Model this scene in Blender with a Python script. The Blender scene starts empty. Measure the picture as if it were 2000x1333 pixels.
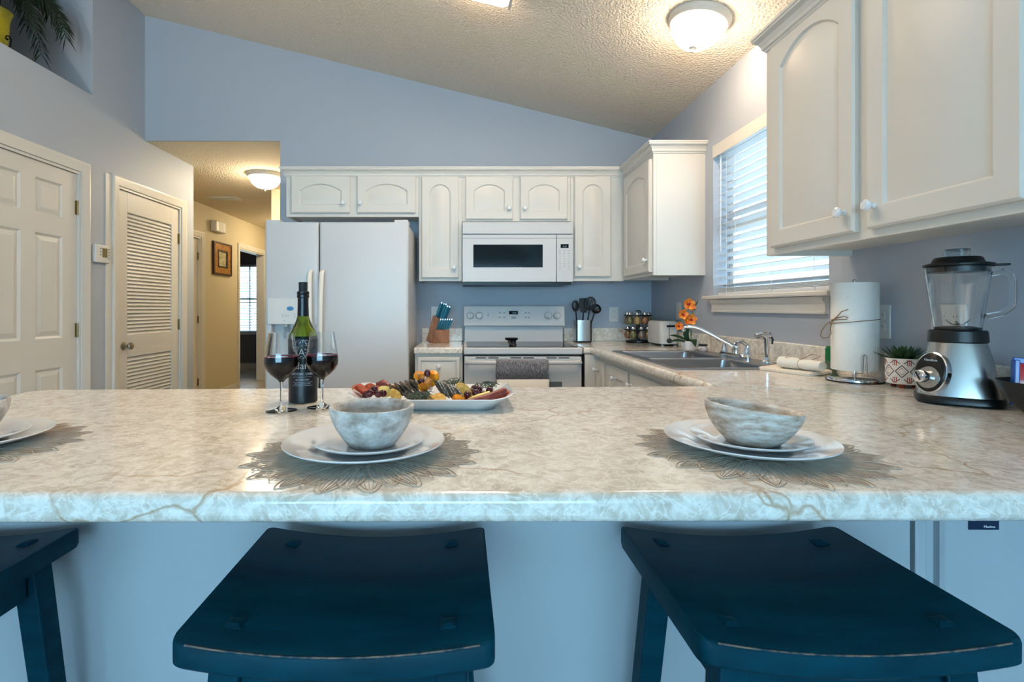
import bpy, bmesh, math, random
from mathutils import Vector, Matrix, Euler
R = random.Random(7)
pi = math.pi
sc = bpy.context.scene
COL = sc.collection

# ------------------------------------------------------------------ camera
F, VX, VY, CZ = 1008.0, 902.0, 602.0, 1.169      # focal length and vanishing point in px of a 2000x1333 frame, eye height
cam_d = bpy.data.cameras.new('camera'); cam = bpy.data.objects.new('camera', cam_d); COL.objects.link(cam)
cam.location = (0, 0, CZ); cam.rotation_euler = (pi/2, 0, 0)
cam_d.sensor_width = 36; cam_d.lens = 36*F/2000
cam_d.shift_x = (1000-VX)/2000; cam_d.shift_y = (VY-666.5)/2000
cam_d.clip_start = 0.02; cam_d.clip_end = 200
sc.camera = cam
# ------------------------------------------------------------------ view, world, large lights
sc.view_settings.view_transform = 'Standard'; sc.view_settings.look = 'None'
sc.view_settings.gamma = 1.0; sc.view_settings.use_curve_mapping = False
sc.view_settings.exposure = 1.0
sc.cycles.adaptive_threshold = 0.08; sc.cycles.adaptive_min_samples = 20; sc.cycles.max_bounces = 8; sc.cycles.diffuse_bounces = 4; sc.cycles.glossy_bounces = 3; sc.cycles.transmission_bounces = 8
w = bpy.data.worlds.new('sky'); sc.world = w; w.use_nodes = True
bg = w.node_tree.nodes['Background']; bg.inputs[0].default_value = (0.62, 0.85, 1.0, 1); bg.inputs[1].default_value = 3.2
def area_light(name, loc, rot, sx, sy, power, col):
    l = bpy.data.lights.new(name, 'AREA'); l.shape = 'RECTANGLE'; l.size = sx; l.size_y = sy; l.energy = power; l.color = col
    o = bpy.data.objects.new(name, l); COL.objects.link(o); o.location = loc; o.rotation_euler = rot; return o
# daylight entering by the living-room window behind the camera
area_light('living_room_daylight', (-0.6, -4.35, 1.27), (pi/2, 0, 0), 4.0, 1.5, 80, (0.29, 0.70, 1.0))

# ------------------------------------------------------------------ helpers
def U(px, Y): return (px-VX)*Y/F
def V(py, Y): return CZ+(VY-py)*Y/F
ZC = 0.915
def D(py): return (CZ-ZC)*F/(py-VY)
def lin(c):
    c = c/255.0
    return c/12.92 if c <= 0.04045 else ((c+0.055)/1.055)**2.4
def rgb(c): return (lin(c[0]), lin(c[1]), lin(c[2]), 1)

def newmat(name):
    m = bpy.data.materials.new(name); m.use_nodes = True
    nt = m.node_tree; b = nt.nodes['Principled BSDF']; return m, nt, b
def M(name, c, rough=0.5, metal=0.0, trans=0.0, ior=1.45, bump=None, var=None, coat=0.0, emit=None, spec=0.5, sheen=0):
    m, nt, b = newmat(name)
    b.inputs['Base Color'].default_value = rgb(c); b.inputs['Roughness'].default_value = rough
    b.inputs['Metallic'].default_value = metal; b.inputs['Transmission Weight'].default_value = trans
    b.inputs['IOR'].default_value = ior; b.inputs['Coat Weight'].default_value = coat
    b.inputs['Coat Roughness'].default_value = 0.05
    b.inputs['Specular IOR Level'].default_value = spec; b.inputs['Sheen Weight'].default_value = sheen
    if emit: b.inputs['Emission Color'].default_value = rgb(emit[0]); b.inputs['Emission Strength'].default_value = emit[1]
    if bump or var:
        tc = nt.nodes.new('ShaderNodeTexCoord')
    if bump:
        n = nt.nodes.new('ShaderNodeTexNoise'); n.inputs['Scale'].default_value = bump[0]; n.inputs['Detail'].default_value = 4
        nt.links.new(tc.outputs['Object'], n.inputs['Vector'])
        bp = nt.nodes.new('ShaderNodeBump'); bp.inputs['Strength'].default_value = bump[1]; bp.inputs['Distance'].default_value = bump[2]
        nt.links.new(n.outputs['Fac'], bp.inputs['Height']); nt.links.new(bp.outputs['Normal'], b.inputs['Normal'])
    if var:   # (scale xyz, other colour, low, high)
        mp = nt.nodes.new('ShaderNodeMapping'); mp.inputs['Scale'].default_value = var[0]
        n = nt.nodes.new('ShaderNodeTexNoise'); n.inputs['Scale'].default_value = 1; n.inputs['Detail'].default_value = 8; n.inputs['Roughness'].default_value = 0.65
        cr = nt.nodes.new('ShaderNodeValToRGB'); cr.color_ramp.elements[0].position = var[2]; cr.color_ramp.elements[1].position = var[3]
        cr.color_ramp.elements[0].color = rgb(c); cr.color_ramp.elements[1].color = rgb(var[1])
        nt.links.new(tc.outputs['Object'], mp.inputs['Vector']); nt.links.new(mp.outputs['Vector'], n.inputs['Vector'])
        nt.links.new(n.outputs['Fac'], cr.inputs['Fac']); nt.links.new(cr.outputs['Color'], b.inputs['Base Color'])
    return m

class MB:
    def __init__(s): s.v = []; s.f = []
    def add(s, vs, fs):
        o = len(s.v); s.v += [tuple(v) for v in vs]; s.f += [tuple(i+o for i in f) for f in fs]; return s
    def box(s, x0, x1, y0, y1, z0, z1):
        return s.add([(x0,y0,z0),(x1,y0,z0),(x1,y1,z0),(x0,y1,z0),(x0,y0,z1),(x1,y0,z1),(x1,y1,z1),(x0,y1,z1)],
                     [(0,3,2,1),(4,5,6,7),(0,1,5,4),(1,2,6,5),(2,3,7,6),(3,0,4,7)])
    def prism(s, pts, axis, a, b):
        n = len(pts)
        def P(p, t): return {'z': (p[0],p[1],t), 'y': (p[0],t,p[1]), 'x': (t,p[0],p[1])}[axis]
        return s.add([P(p,a) for p in pts]+[P(p,b) for p in pts],
                     [tuple(range(n)), tuple(range(2*n-1, n-1, -1))]+[(i,(i+1)%n,n+(i+1)%n,n+i) for i in range(n)])
    def loops(s, ls, cap0=True, cap1=True, closed=False):
        n = len(ls[0]); vs = [p for l in ls for p in l]; fs = []
        m = len(ls)
        for k in range(m if closed else m-1):
            k2 = (k+1) % m
            for i in range(n): fs.append((k*n+i, k*n+(i+1)%n, k2*n+(i+1)%n, k2*n+i))
        if not closed:
            if cap0: fs.append(tuple(range(n-1,-1,-1)))
            if cap1: fs.append(tuple((m-1)*n+i for i in range(n)))
        return s.add(vs, fs)
    def lathe(s, prof, seg=32, c=(0,0,0), M4=None, closed=False, squash=(1,1)):
        ls = []
        for r, z in prof:
            r = max(r, 1e-5)
            ls.append([(r*math.cos(2*pi*i/seg)*squash[0]+c[0], r*math.sin(2*pi*i/seg)*squash[1]+c[1], z+c[2]) for i in range(seg)])
        if M4 is not None: ls = [[tuple(M4 @ Vector(p)) for p in l] for l in ls]
        return s.loops(ls, closed=closed)
    def tube(s, pts, r, seg=8, closed=False, flat=1.0):
        pts = [Vector(p) for p in pts]; n = len(pts); ls = []
        rr = r if isinstance(r, (list, tuple)) else [r]*n
        up = None
        for i, p in enumerate(pts):
            a = pts[(i-1) % n] if (closed or i > 0) else p
            b = pts[(i+1) % n] if (closed or i < n-1) else p
            t = (b-a).normalized()
            if up is None:
                up = Vector((0,0,1)) if abs(t.z) < 0.9 else Vector((1,0,0))
            sd = t.cross(up).normalized(); up = sd.cross(t).normalized()
            ls.append([tuple(p+sd*math.cos(2*pi*k/seg)*rr[i]+up*math.sin(2*pi*k/seg)*rr[i]*flat) for k in range(seg)])
        return s.loops(ls, closed=closed)
    def sphere(s, c, r, seg=16, rings=10, sc=(1,1,1), rot=None):
        ls = []
        for j in range(1, rings):
            t = pi*j/rings
            l = [Vector((r*math.sin(t)*math.cos(2*pi*i/seg)*sc[0], r*math.sin(t)*math.sin(2*pi*i/seg)*sc[1], -r*math.cos(t)*sc[2])) for i in range(seg)]
            if rot: l = [rot @ p for p in l]
            ls.append([tuple(p+Vector(c)) for p in l])
        return s.loops(ls)
    def sweep(s, path, prof, n, closed=False):
        path = [Vector(p) for p in path]; n = Vector(n).normalized(); m = len(path); ls = []
        for i, p in enumerate(path):
            t0 = (p-path[i-1]).normalized() if (i > 0 or closed) else None
            t1 = (path[(i+1) % m]-p).normalized() if (i < m-1 or closed) else None
            if t0 is None: t0 = t1
            if t1 is None: t1 = t0
            s0, s1 = t0.cross(n), t1.cross(n)
            b = (s0+s1).normalized(); k = 1/max(b.dot(s0), .2)
            ls.append([tuple(p+b*k*u+n*v) for u, v in prof])
        return s.loops(ls, closed=closed)
    def xf(s, mat, start=0):
        for i in range(start, len(s.v)): s.v[i] = tuple(mat @ Vector(s.v[i]))
        return s

def data(name, mb, smooth=True, ang=38):
    me = bpy.data.meshes.new(name); me.from_pydata(mb.v, [], mb.f)
    bm = bmesh.new(); bm.from_mesh(me); bmesh.ops.recalc_face_normals(bm, faces=bm.faces); bm.to_mesh(me); bm.free()
    if smooth:
        me.shade_smooth(); me.set_sharp_from_angle(angle=math.radians(ang))
    return me
def obj(name, mb, mat, parent=None, loc=(0,0,0), rot=(0,0,0), bevel=0, seg=2, smooth=True, sub=0, ang=38):
    me = mb if isinstance(mb, bpy.types.Mesh) else data(name, mb, smooth, ang)
    if mat is not None and not me.materials: me.materials.append(mat)
    o = bpy.data.objects.new(name, me); COL.objects.link(o); o.parent = parent; o.location = loc; o.rotation_euler = rot
    if bevel:
        b = o.modifiers.new('bevel', 'BEVEL'); b.width = bevel; b.segments = seg; b.limit_method = 'ANGLE'; b.angle_limit = math.radians(40); b.harden_normals = False
    if sub:
        d = o.modifiers.new('sub', 'SUBSURF'); d.levels = sub; d.render_levels = sub
    return o
def tag(o, label, cat, group=None):
    o['label'] = label; o['category'] = cat
    if group: o['group'] = group
    return o
def thing(name, label, cat, loc=(0,0,0), rotz=0, group=None):
    o = bpy.data.objects.new(name, None); COL.objects.link(o); o.location = loc; o.rotation_euler = (0,0,rotz); o.empty_display_size = .05
    return tag(o, label, cat, group)
def struct(name, mb, mat, parent=None, label=None, **k):
    o = obj(name, mb, mat, parent, **k)
    if parent is None: o['kind'] = 'structure'
    if label: o['label'] = label
    return o
def sempty(name, loc=(0,0,0), rotz=0, label=None):
    o = bpy.data.objects.new(name, None); COL.objects.link(o); o.location = loc; o.rotation_euler = (0,0,rotz); o['kind'] = 'structure'
    if label: o['label'] = label
    return o
def dup(root, loc=None, rot=None, label=None):
    r = root.copy(); COL.objects.link(r)
    if loc is not None: r.location = loc
    if rot is not None: r.rotation_euler = rot
    if label: r['label'] = label
    for ch in list(root.children):
        c = ch.copy(); COL.objects.link(c); c.parent = r
        for g in ch.children:
            d = g.copy(); COL.objects.link(d); d.parent = c
    return r
def rrect(hx, hy, r, n=5, cx=0, cy=0):
    p = []
    for q, (sx, sy) in enumerate(((1,1),(-1,1),(-1,-1),(1,-1))):
        for i in range(n+1):
            a = pi/2*q+pi/2*i/n
            p.append((cx+sx*(hx-r)+r*math.cos(a), cy+sy*(hy-r)+r*math.sin(a)))
    return p
_tx = {}
def text_mb(s, size, depth=0.0004, align='CENTER', spacing=1.0):
    cu = bpy.data.curves.new('lettering', 'FONT'); cu.body = s; cu.size = size; cu.align_x = align; cu.extrude = depth; cu.resolution_u = 2; cu.space_character = spacing
    o = bpy.data.objects.new('lettering', cu); COL.objects.link(o)
    dg = bpy.context.evaluated_depsgraph_get(); dg.update()
    me = o.evaluated_get(dg).to_mesh()
    mb = MB().add([tuple(v.co) for v in me.vertices], [tuple(p.vertices) for p in me.polygons])
    o.evaluated_get(dg).to_mesh_clear(); bpy.data.objects.remove(o); bpy.data.curves.remove(cu)
    return mb
ORD = ['first', 'second', 'third', 'fourth', 'fifth', 'sixth', 'seventh', 'eighth', 'ninth', 'tenth']
FRONT = Matrix(((1,0,0,0),(0,0,-1,0),(0,1,0,0),(0,0,0,1)))     # text plane xy -> xz, facing -Y

# ------------------------------------------------------------------ materials
WALL = M('wall_paint', (172,181,193), 0.55, bump=(220, .12, .002))
HALLW = M('hall_wall_paint', (206,196,168), 0.6, bump=(220, .12, .002))
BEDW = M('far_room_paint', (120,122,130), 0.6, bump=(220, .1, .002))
TRIM = M('white_trim_paint', (214,212,206), 0.35, bump=(60, .04, .001))
CAB = M('white_cabinet_paint', (209,207,201), 0.38, bump=(90, .03, .001))
PANELP = M('shade_toned_white_panel_paint', (170,180,188), 0.45, bump=(60,.04,.001))  # white panel below the counter, its shade toned into the colour
DOORP = M('white_door_paint', (212,209,202), 0.42, bump=(60, .05, .001))
APPL = M('white_appliance_enamel', (196,198,200), 0.3, coat=.0, bump=(300, .03, .0006))
PLAST = M('white_plastic', (212,212,209), 0.35)
GREYP = M('grey_print', (150,155,160), 0.5)
DGREY = M('dark_grey_plastic', (52,56,60), 0.4)
BLACK = M('black_plastic', (14,15,17), 0.35)
BLACKG = M('black_glass', (9,11,14), 0.08)
DISP = M('dark_display', (7,9,13), .5, spec=.15)
COOK = M('black_cooktop_glass', (8,11,15), .14, spec=.08)
CERAM = M('white_ceramic', (218,220,222), 0.12, coat=.5)
CHROME = M('chrome', (225,228,232), 0.08, 1.0)
STEEL = M('brushed_steel', (180,180,178), 0.28, 1.0, bump=(400, .05, .0005))
SINKM = M('sink_steel', (150,152,156), 0.3, 1.0, bump=(300, .08, .0006))
BRASS = M('aged_brass', (140,122,84), 0.35, 1.0)
NICKEL = M('brushed_nickel', (168,164,156), 0.32, 1.0)
PEWTER = M('white_metal_rim', (205,202,194), 0.45)
GLASS = M('clear_glass', (250,252,252), 0.0, 0, 1.0, 1.45)
def ceiling_mat(name, c):
    m, nt, b = newmat(name); b.inputs['Base Color'].default_value = rgb(c); b.inputs['Roughness'].default_value = 0.9
    tc = nt.nodes.new('ShaderNodeTexCoord'); n = nt.nodes.new('ShaderNodeTexNoise'); n.inputs['Scale'].default_value = 95; n.inputs['Detail'].default_value = 5; n.inputs['Roughness'].default_value = .6
    v = nt.nodes.new('ShaderNodeTexVoronoi'); v.inputs['Scale'].default_value = 80
    mx = nt.nodes.new('ShaderNodeMath'); mx.operation = 'ADD'
    bp = nt.nodes.new('ShaderNodeBump'); bp.inputs['Strength'].default_value = 0.7; bp.inputs['Distance'].default_value = 0.009
    nt.links.new(tc.outputs['Object'], n.inputs['Vector']); nt.links.new(tc.outputs['Object'], v.inputs['Vector'])
    nt.links.new(n.outputs['Fac'], mx.inputs[0]); nt.links.new(v.outputs['Distance'], mx.inputs[1])
    nt.links.new(mx.outputs[0], bp.inputs['Height']); nt.links.new(bp.outputs['Normal'], b.inputs['Normal'])
    return m
CEIL = ceiling_mat('textured_ceiling', (230,220,204))
HCEIL = ceiling_mat('textured_hall_ceiling', (222,210,186))
def laminate():
    m, nt, b = newmat('marbled_laminate'); N = nt.nodes.new; L = nt.links.new
    b.inputs['Roughness'].default_value = 0.16; b.inputs['Coat Weight'].default_value = .2; b.inputs['Coat Roughness'].default_value = .08
    tc = N('ShaderNodeTexCoord')
    wn = N('ShaderNodeTexNoise'); wn.inputs['Scale'].default_value = 7; wn.inputs['Detail'].default_value = 4
    wm = N('ShaderNodeVectorMath'); wm.operation = 'MULTIPLY_ADD'; wm.inputs[1].default_value = (.14,.14,.14)
    L(tc.outputs['Object'], wn.inputs['Vector']); L(wn.outputs['Color'], wm.inputs[0]); L(tc.outputs['Object'], wm.inputs[2])
    n1 = N('ShaderNodeTexNoise'); n1.inputs['Scale'].default_value = 34; n1.inputs['Detail'].default_value = 10; n1.inputs['Roughness'].default_value = .68; n1.inputs['Distortion'].default_value = .9
    L(tc.outputs['Object'], n1.inputs['Vector'])
    r1 = N('ShaderNodeValToRGB'); e = r1.color_ramp.elements
    e[0].position = .32; e[0].color = rgb((190,180,166)); e[1].position = .68; e[1].color = rgb((238,236,230))
    k = e.new(.47); k.color = rgb((210,204,194)); k = e.new(.55); k.color = rgb((224,221,214))
    L(n1.outputs['Fac'], r1.inputs['Fac'])
    # frosty white swirls: ridges of a distorted noise
    n3 = N('ShaderNodeTexNoise'); n3.inputs['Scale'].default_value = 17; n3.inputs['Detail'].default_value = 6; n3.inputs['Roughness'].default_value = .55; n3.inputs['Distortion'].default_value = 2.2; L(tc.outputs['Object'], n3.inputs['Vector'])
    su = N('ShaderNodeMath'); su.operation = 'SUBTRACT'; su.inputs[1].default_value = .5; L(n3.outputs['Fac'], su.inputs[0])
    ab = N('ShaderNodeMath'); ab.operation = 'ABSOLUTE'; L(su.outputs[0], ab.inputs[0])
    r4 = N('ShaderNodeValToRGB'); e = r4.color_ramp.elements; e[0].position = 0; e[0].color = (.7,.7,.7,1); e[1].position = .035; e[1].color = (0,0,0,1); L(ab.outputs[0], r4.inputs['Fac'])
    m2 = N('ShaderNodeMix'); m2.data_type = 'RGBA'; L(r4.outputs['Color'], m2.inputs['Factor']); L(r1.outputs['Color'], m2.inputs['A']); m2.inputs['B'].default_value = rgb((242,241,236))
    # sparse tan veins
    vo = N('ShaderNodeTexVoronoi'); vo.feature = 'DISTANCE_TO_EDGE'; vo.inputs['Scale'].default_value = 4.6; L(wm.outputs[0], vo.inputs['Vector'])
    r2 = N('ShaderNodeValToRGB'); e = r2.color_ramp.elements; e[0].position = 0.0; e[0].color = (1,1,1,1); e[1].position = .020; e[1].color = (0,0,0,1); L(vo.outputs['Distance'], r2.inputs['Fac'])
    n2 = N('ShaderNodeTexNoise'); n2.inputs['Scale'].default_value = 4.0; L(tc.outputs['Object'], n2.inputs['Vector'])
    r3 = N('ShaderNodeValToRGB'); e = r3.color_ramp.elements; e[0].position = .46; e[0].color = (0,0,0,1); e[1].position = .60; e[1].color = (.8,.8,.8,1); L(n2.outputs['Fac'], r3.inputs['Fac'])
    mu = N('ShaderNodeMath'); mu.operation = 'MULTIPLY'; L(r2.outputs['Color'], mu.inputs[0]); L(r3.outputs['Color'], mu.inputs[1])
    mx = N('ShaderNodeMix'); mx.data_type = 'RGBA'; L(mu.outputs[0], mx.inputs['Factor']); L(m2.outputs['Result'], mx.inputs['A']); mx.inputs['B'].default_value = rgb((172,140,102))
    L(mx.outputs['Result'], b.inputs['Base Color'])
    return m
LAM = laminate()
def pane_mat():
    m, nt, b = newmat('window_glass'); N = nt.nodes.new; L = nt.links.new; nt.nodes.remove(b)
    t = N('ShaderNodeBsdfTransparent'); g = N('ShaderNodeBsdfGlossy'); g.inputs['Roughness'].default_value = 0
    mx = N('ShaderNodeMixShader'); mx.inputs[0].default_value = .04; L(t.outputs[0], mx.inputs[1]); L(g.outputs[0], mx.inputs[2]); L(mx.outputs[0], nt.nodes['Material Output'].inputs['Surface'])
    return m
PANE = pane_mat()
def tile_floor():
    m, nt, b = newmat('floor_tile'); N = nt.nodes.new; L = nt.links.new; b.inputs['Roughness'].default_value = .25
    tc = N('ShaderNodeTexCoord'); br = N('ShaderNodeTexBrick'); br.offset = 0; br.inputs['Scale'].default_value = 1; br.inputs['Brick Width'].default_value = .33; br.inputs['Row Height'].default_value = .33; br.inputs['Mortar Size'].default_value = .006
    br.inputs['Color1'].default_value = rgb((178,166,150)); br.inputs['Color2'].default_value = rgb((170,160,146)); br.inputs['Mortar'].default_value = rgb((120,112,102))
    L(tc.outputs['Object'], br.inputs['Vector']); L(br.outputs['Color'], b.inputs['Base Color']); return m
FLOOR = tile_floor()
# ------------------------------------------------------------------ room shell
YB = 3.98; XR = U(1272, YB); XL = U(283, YB); XO = U(547, YB)     # back wall, right wall, left wall, edge of the hall opening
SL = 0.244
def zceil(x): return V(268, YB)+SL*(U(1258, YB)-x)
YREAR = -4.5; T = 0.14
ZS = V(275, YB)                                                    # hall ceiling / header
struct('floor', MB().box(-6.2, 2.4, YREAR-.2, 10.2, -.1, 0), FLOOR)
struct('ceiling', MB().prism([(-4.2, zceil(-4.2)), (XR+.2, zceil(XR+.2)), (XR+.2, zceil(XR+.2)+.15), (-4.2, zceil(-4.2)+.15)], 'y', YREAR-.2, YB+.12), CEIL)
# back wall with the hall opening
struct('wall_back', MB().prism([(XO, 0), (XR+T, 0), (XR+T, zceil(XR+T)+.02), (XL-.8, zceil(XL-.8)+.02), (XL-.8, ZS), (XO, ZS)], 'y', YB, YB+.12), WALL)
# right wall with the window over the sink
WY0, WY1 = XR*F/(1619-VX), XR*F/(1393-VX)
WZ0, WZ1 = V(584.5, 2.9), V(286.6, WY1)
zr = zceil(XR)+.05
mb = MB().box(XR, XR+T, YREAR, WY0, 0, zr).box(XR, XR+T, WY1, YB, 0, zr).box(XR, XR+T, WY0, WY1, 0, WZ0).box(XR, XR+T, WY0, WY1, WZ1, zr)
struct('wall_right', mb, WALL)
# left wall: two doors and the plant niche
NY1 = XL*F/(181-VX); NZ0 = V(186.5, NY1); NY0 = 2.62; NZ1 = 3.235; ND = .80
YE = XL*F/(378-VX)                                                 # where the left wall ends in the hall
A1 = XL*F/(156-VX); A0 = A1-.762; DZ = 2.035                       # six-panel door
B0 = XL*F/(231-VX); B1 = XL*F/(353-VX)                             # louvred door
zl = zceil(XL)+.05
mb = MB()
mb.box(XL-.12, XL, YREAR, A0, 0, NZ0).box(XL-.12, XL, A1, B0, 0, NZ0).box(XL-.12, XL, B1, YE, 0, NZ0)
mb.box(XL-.12, XL, A0, A1, DZ, NZ0).box(XL-.12, XL, B0, B1, DZ, NZ0)
mb.box(XL-.12, XL, YREAR, NY0, NZ0, zl).box(XL-.12, XL, NY1, YB, NZ0, zl).box(XL-.12, XL, NY0, NY1, NZ1, zl)
struct('wall_left', mb, WALL)
mb = MB().box(XL-ND, XL-.12, NY0-.12, NY1+.12, NZ0-.1, NZ0).box(XL-ND-.1, XL-ND, NY0-.12, NY1+.12, NZ0-.1, zl+.1)
mb.box(XL-ND, XL-.12, NY0-.12, NY0, NZ0, zl+.1).box(XL-ND, XL-.12, NY1, NY1+.12, NZ0, zl+.1).box(XL-ND, XL-.12, NY0, NY1, NZ1, NZ1+.1)
struct('wall_niche', mb, WALL)
# closet backing behind the doors so that no light leaks
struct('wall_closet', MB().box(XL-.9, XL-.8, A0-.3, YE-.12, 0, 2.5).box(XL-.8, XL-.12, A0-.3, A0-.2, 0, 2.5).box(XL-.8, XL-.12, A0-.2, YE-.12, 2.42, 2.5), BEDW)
# living-room end behind the camera: wall with one wide glazed opening
mb = MB().box(-4.2, -2.6, YREAR-.15, YREAR, 0, 3.9).box(1.4, 2.2, YREAR-.15, YREAR, 0, 3.9).box(-2.6, 1.4, YREAR-.15, YREAR, 2.03, 3.9).box(-2.6, 1.4, YREAR-.15, YREAR, 0, .5)
struct('wall_rear', mb, WALL)
# hall
HX = -3.22; HX2 = U(530, 5.6); HY2 = 5.6; HEND = 8.55
struct('ceiling_hall', MB().box(-6.2, XO+.1, YB+.12, 10.1, ZS, ZS+.1).box(XL-.8, XO, YB+.02, YB+.12, ZS-.001, ZS+.1), HCEIL)
P0, P1 = HX*F/(357-VX), HX*F/(392-VX)                              # closed door in the hall wall
Q0, Q1 = HX*F/(468-VX), HX*F/(515.5-VX)                            # open doorway
mb = MB().box(HX-.12, HX, YE, P0, 0, ZS).box(HX-.12, HX, P1, Q0, 0, ZS).box(HX-.12, HX, Q1, HEND, 0, ZS)
mb.box(HX-.12, HX, P0, P1, DZ, ZS).box(HX-.12, HX, Q0, Q1, DZ, ZS)
struct('wall_hall_left', mb, HALLW)
struct('wall_hall_return', MB().box(HX-.12, XL-.121, YE-.12, YE, 0, ZS), HALLW)
struct('wall_hall_right', MB().box(XO, XO+.1, YB+.12, HY2, 0, ZS).box(HX2, XO+.1, HY2, HY2+.1, 0, ZS).box(HX2, HX2+.1, HY2+.1, HEND, 0, ZS), HALLW)
struct('wall_hall_end', MB().box(HX-.12, HX2+.1, HEND, HEND+.1, 0, ZS), HALLW)
# far room seen through the doorway
FY = 10.0; FWX0, FWX1, FWZ0, FWZ1 = -4.62, -3.84, V(652, FY), V(517, FY)
mb = MB().box(-6.1, FWX0, FY, FY+.12, 0, ZS).box(FWX1, HX, FY, FY+.12, 0, ZS).box(FWX0, FWX1, FY, FY+.12, 0, FWZ0).box(FWX0, FWX1, FY, FY+.12, FWZ1, ZS)
mb.box(-6.2, -6.1, 6.4, FY+.1, 0, ZS).box(-6.1, HX-.12, 6.3, 6.4, 0, ZS).box(HX-.02, HX+.1, HEND+.1, FY+.1, 0, ZS)
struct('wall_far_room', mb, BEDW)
# casings
CPROF = [(0,0),(0,.010),(.012,.014),(.05,.019),(.058,.021),(.066,.018),(.068,0)]
def casing(name, x, y0, y1, z1, nx=1):
    return struct(name, MB().sweep([(x,y0,0),(x,y0,z1),(x,y1,z1),(x,y1,0)] if nx > 0 else [(x,y1,0),(x,y1,z1),(x,y0,z1),(x,y0,0)], [(-u,v) for u, v in CPROF], (nx,0,0)), TRIM)
casing('trim_1', XL, A0-.006, A1+.006, DZ+.006); casing('trim_2', XL, B0-.006, B1+.006, DZ+.006)
casing('trim_3', HX, P0-.006, P1+.006, DZ+.006); casing('trim_4', HX, Q0-.006, Q1+.006, DZ+.006)
def jamb(name, x, y0, y1, z1, d=.12):
    return struct(name, MB().box(x-d-.002, x, y0-.004, y0+.011, 0, z1+.004).box(x-d-.002, x, y1-.011, y1+.004, 0, z1+.004).box(x-d-.002, x, y0+.011, y1-.011, z1-.011, z1+.004), TRIM)
jamb('trim_5', XL+.002, A0, A1, DZ); jamb('trim_6', XL+.002, B0, B1, DZ); jamb('trim_7', HX+.002, P0, P1, DZ); jamb('trim_8', HX+.002, Q0, Q1, DZ)
struct('trim_9', MB().box(XL, XL+.006, B0-.135, B0-.076, 0, DZ+.062), TRIM, label='flat white board between thermostat and louvred door casing')
struct('baseboard_hall', MB().box(HX, HX+.014, P1+.08, Q0-.08, 0, .09).box(HX, HX+.014, Q1+.08, HEND, 0, .09), TRIM)
struct('baseboard_left', MB().box(XL, XL+.014, A1+.08, B0-.14, 0, .09).box(XL, XL+.014, B1+.08, YE, 0, .09).box(XL, XL+.014, YREAR, A0-.08, 0, .09), TRIM)
struct('baseboard_far_room', MB().box(-6.1, HX-.12, FY-.014, FY, 0, .1), TRIM)

# ------------------------------------------------------------------ doors
def raised(mb, x0, x1, z0, z1, y):      # raised field in a recess, front at -y ; local door coords, depth +y
    def rc(d, yy): return [(x0+d,yy,z0+d),(x1-d,yy,z0+d),(x1-d,yy,z1-d),(x0+d,yy,z1-d)]
    return mb.loops([rc(0,y+.0),rc(.012,y+.010),rc(.016,y+.010),rc(.042,y+.002)], cap0=False)
def hinge(par, x, z):
    h = obj('hinge', MB().tube([(x,-.006,z-.045),(x,-.006,z+.045)], .0065, 10).box(x-.014,x+.001,-.003,0,z-.044,z+.044), BRASS, par)
    return h
def six_panel(name, label, loc, rotz, w, h, knobx, hingex):
    r = sempty(name, loc, rotz, label); th = .035
    st, mid = .115, .10; px = [(st, w/2-mid/2), (w/2+mid/2, w-st)]; pz = [(.23, .80), (.98, 1.60), (1.71, 1.92)]
    mb = MB()
    xs = [0, px[0][0], px[0][1], px[1][0], px[1][1], w]; zs = [0]+[z for a in pz for z in a]+[h]
    for i in range(5):
        for j in range(7):
            if i in (1,3) and j in (1,3,5): continue
            mb.add([(xs[i],0,zs[j]),(xs[i+1],0,zs[j]),(xs[i+1],0,zs[j+1]),(xs[i],0,zs[j+1])], [(0,1,2,3)])
    mb.add([(0,0,0),(w,0,0),(w,0,h),(0,0,h),(0,th,0),(w,th,0),(w,th,h),(0,th,h)], [(4,5,6,7),(0,1,5,4),(1,2,6,5),(2,3,7,6),(3,0,4,7)])
    obj('slab', mb, DOORP, r, smooth=False)
    for a in px:
        for b in pz:
            p = obj('panel', raised(MB(), a[0], a[1], b[0], b[1], 0), DOORP, r, smooth=False)
    for z in (.25, 1.02, 1.80): hinge(r, hingex, z)
    RX = Matrix.Rotation(pi/2, 4, 'X')
    k = obj('knob', MB().lathe([(.0,0),(.032,0),(.030,.006),(.012,.010),(.011,.030),(.020,.036),(.028,.048),(.026,.058),(.012,.064),(0,.064)], 24, M4=RX), NICKEL, r, (knobx, 0, .95))
    k['label'] = 'round brushed nickel door knob'
    return r
WD = A1-A0
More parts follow.
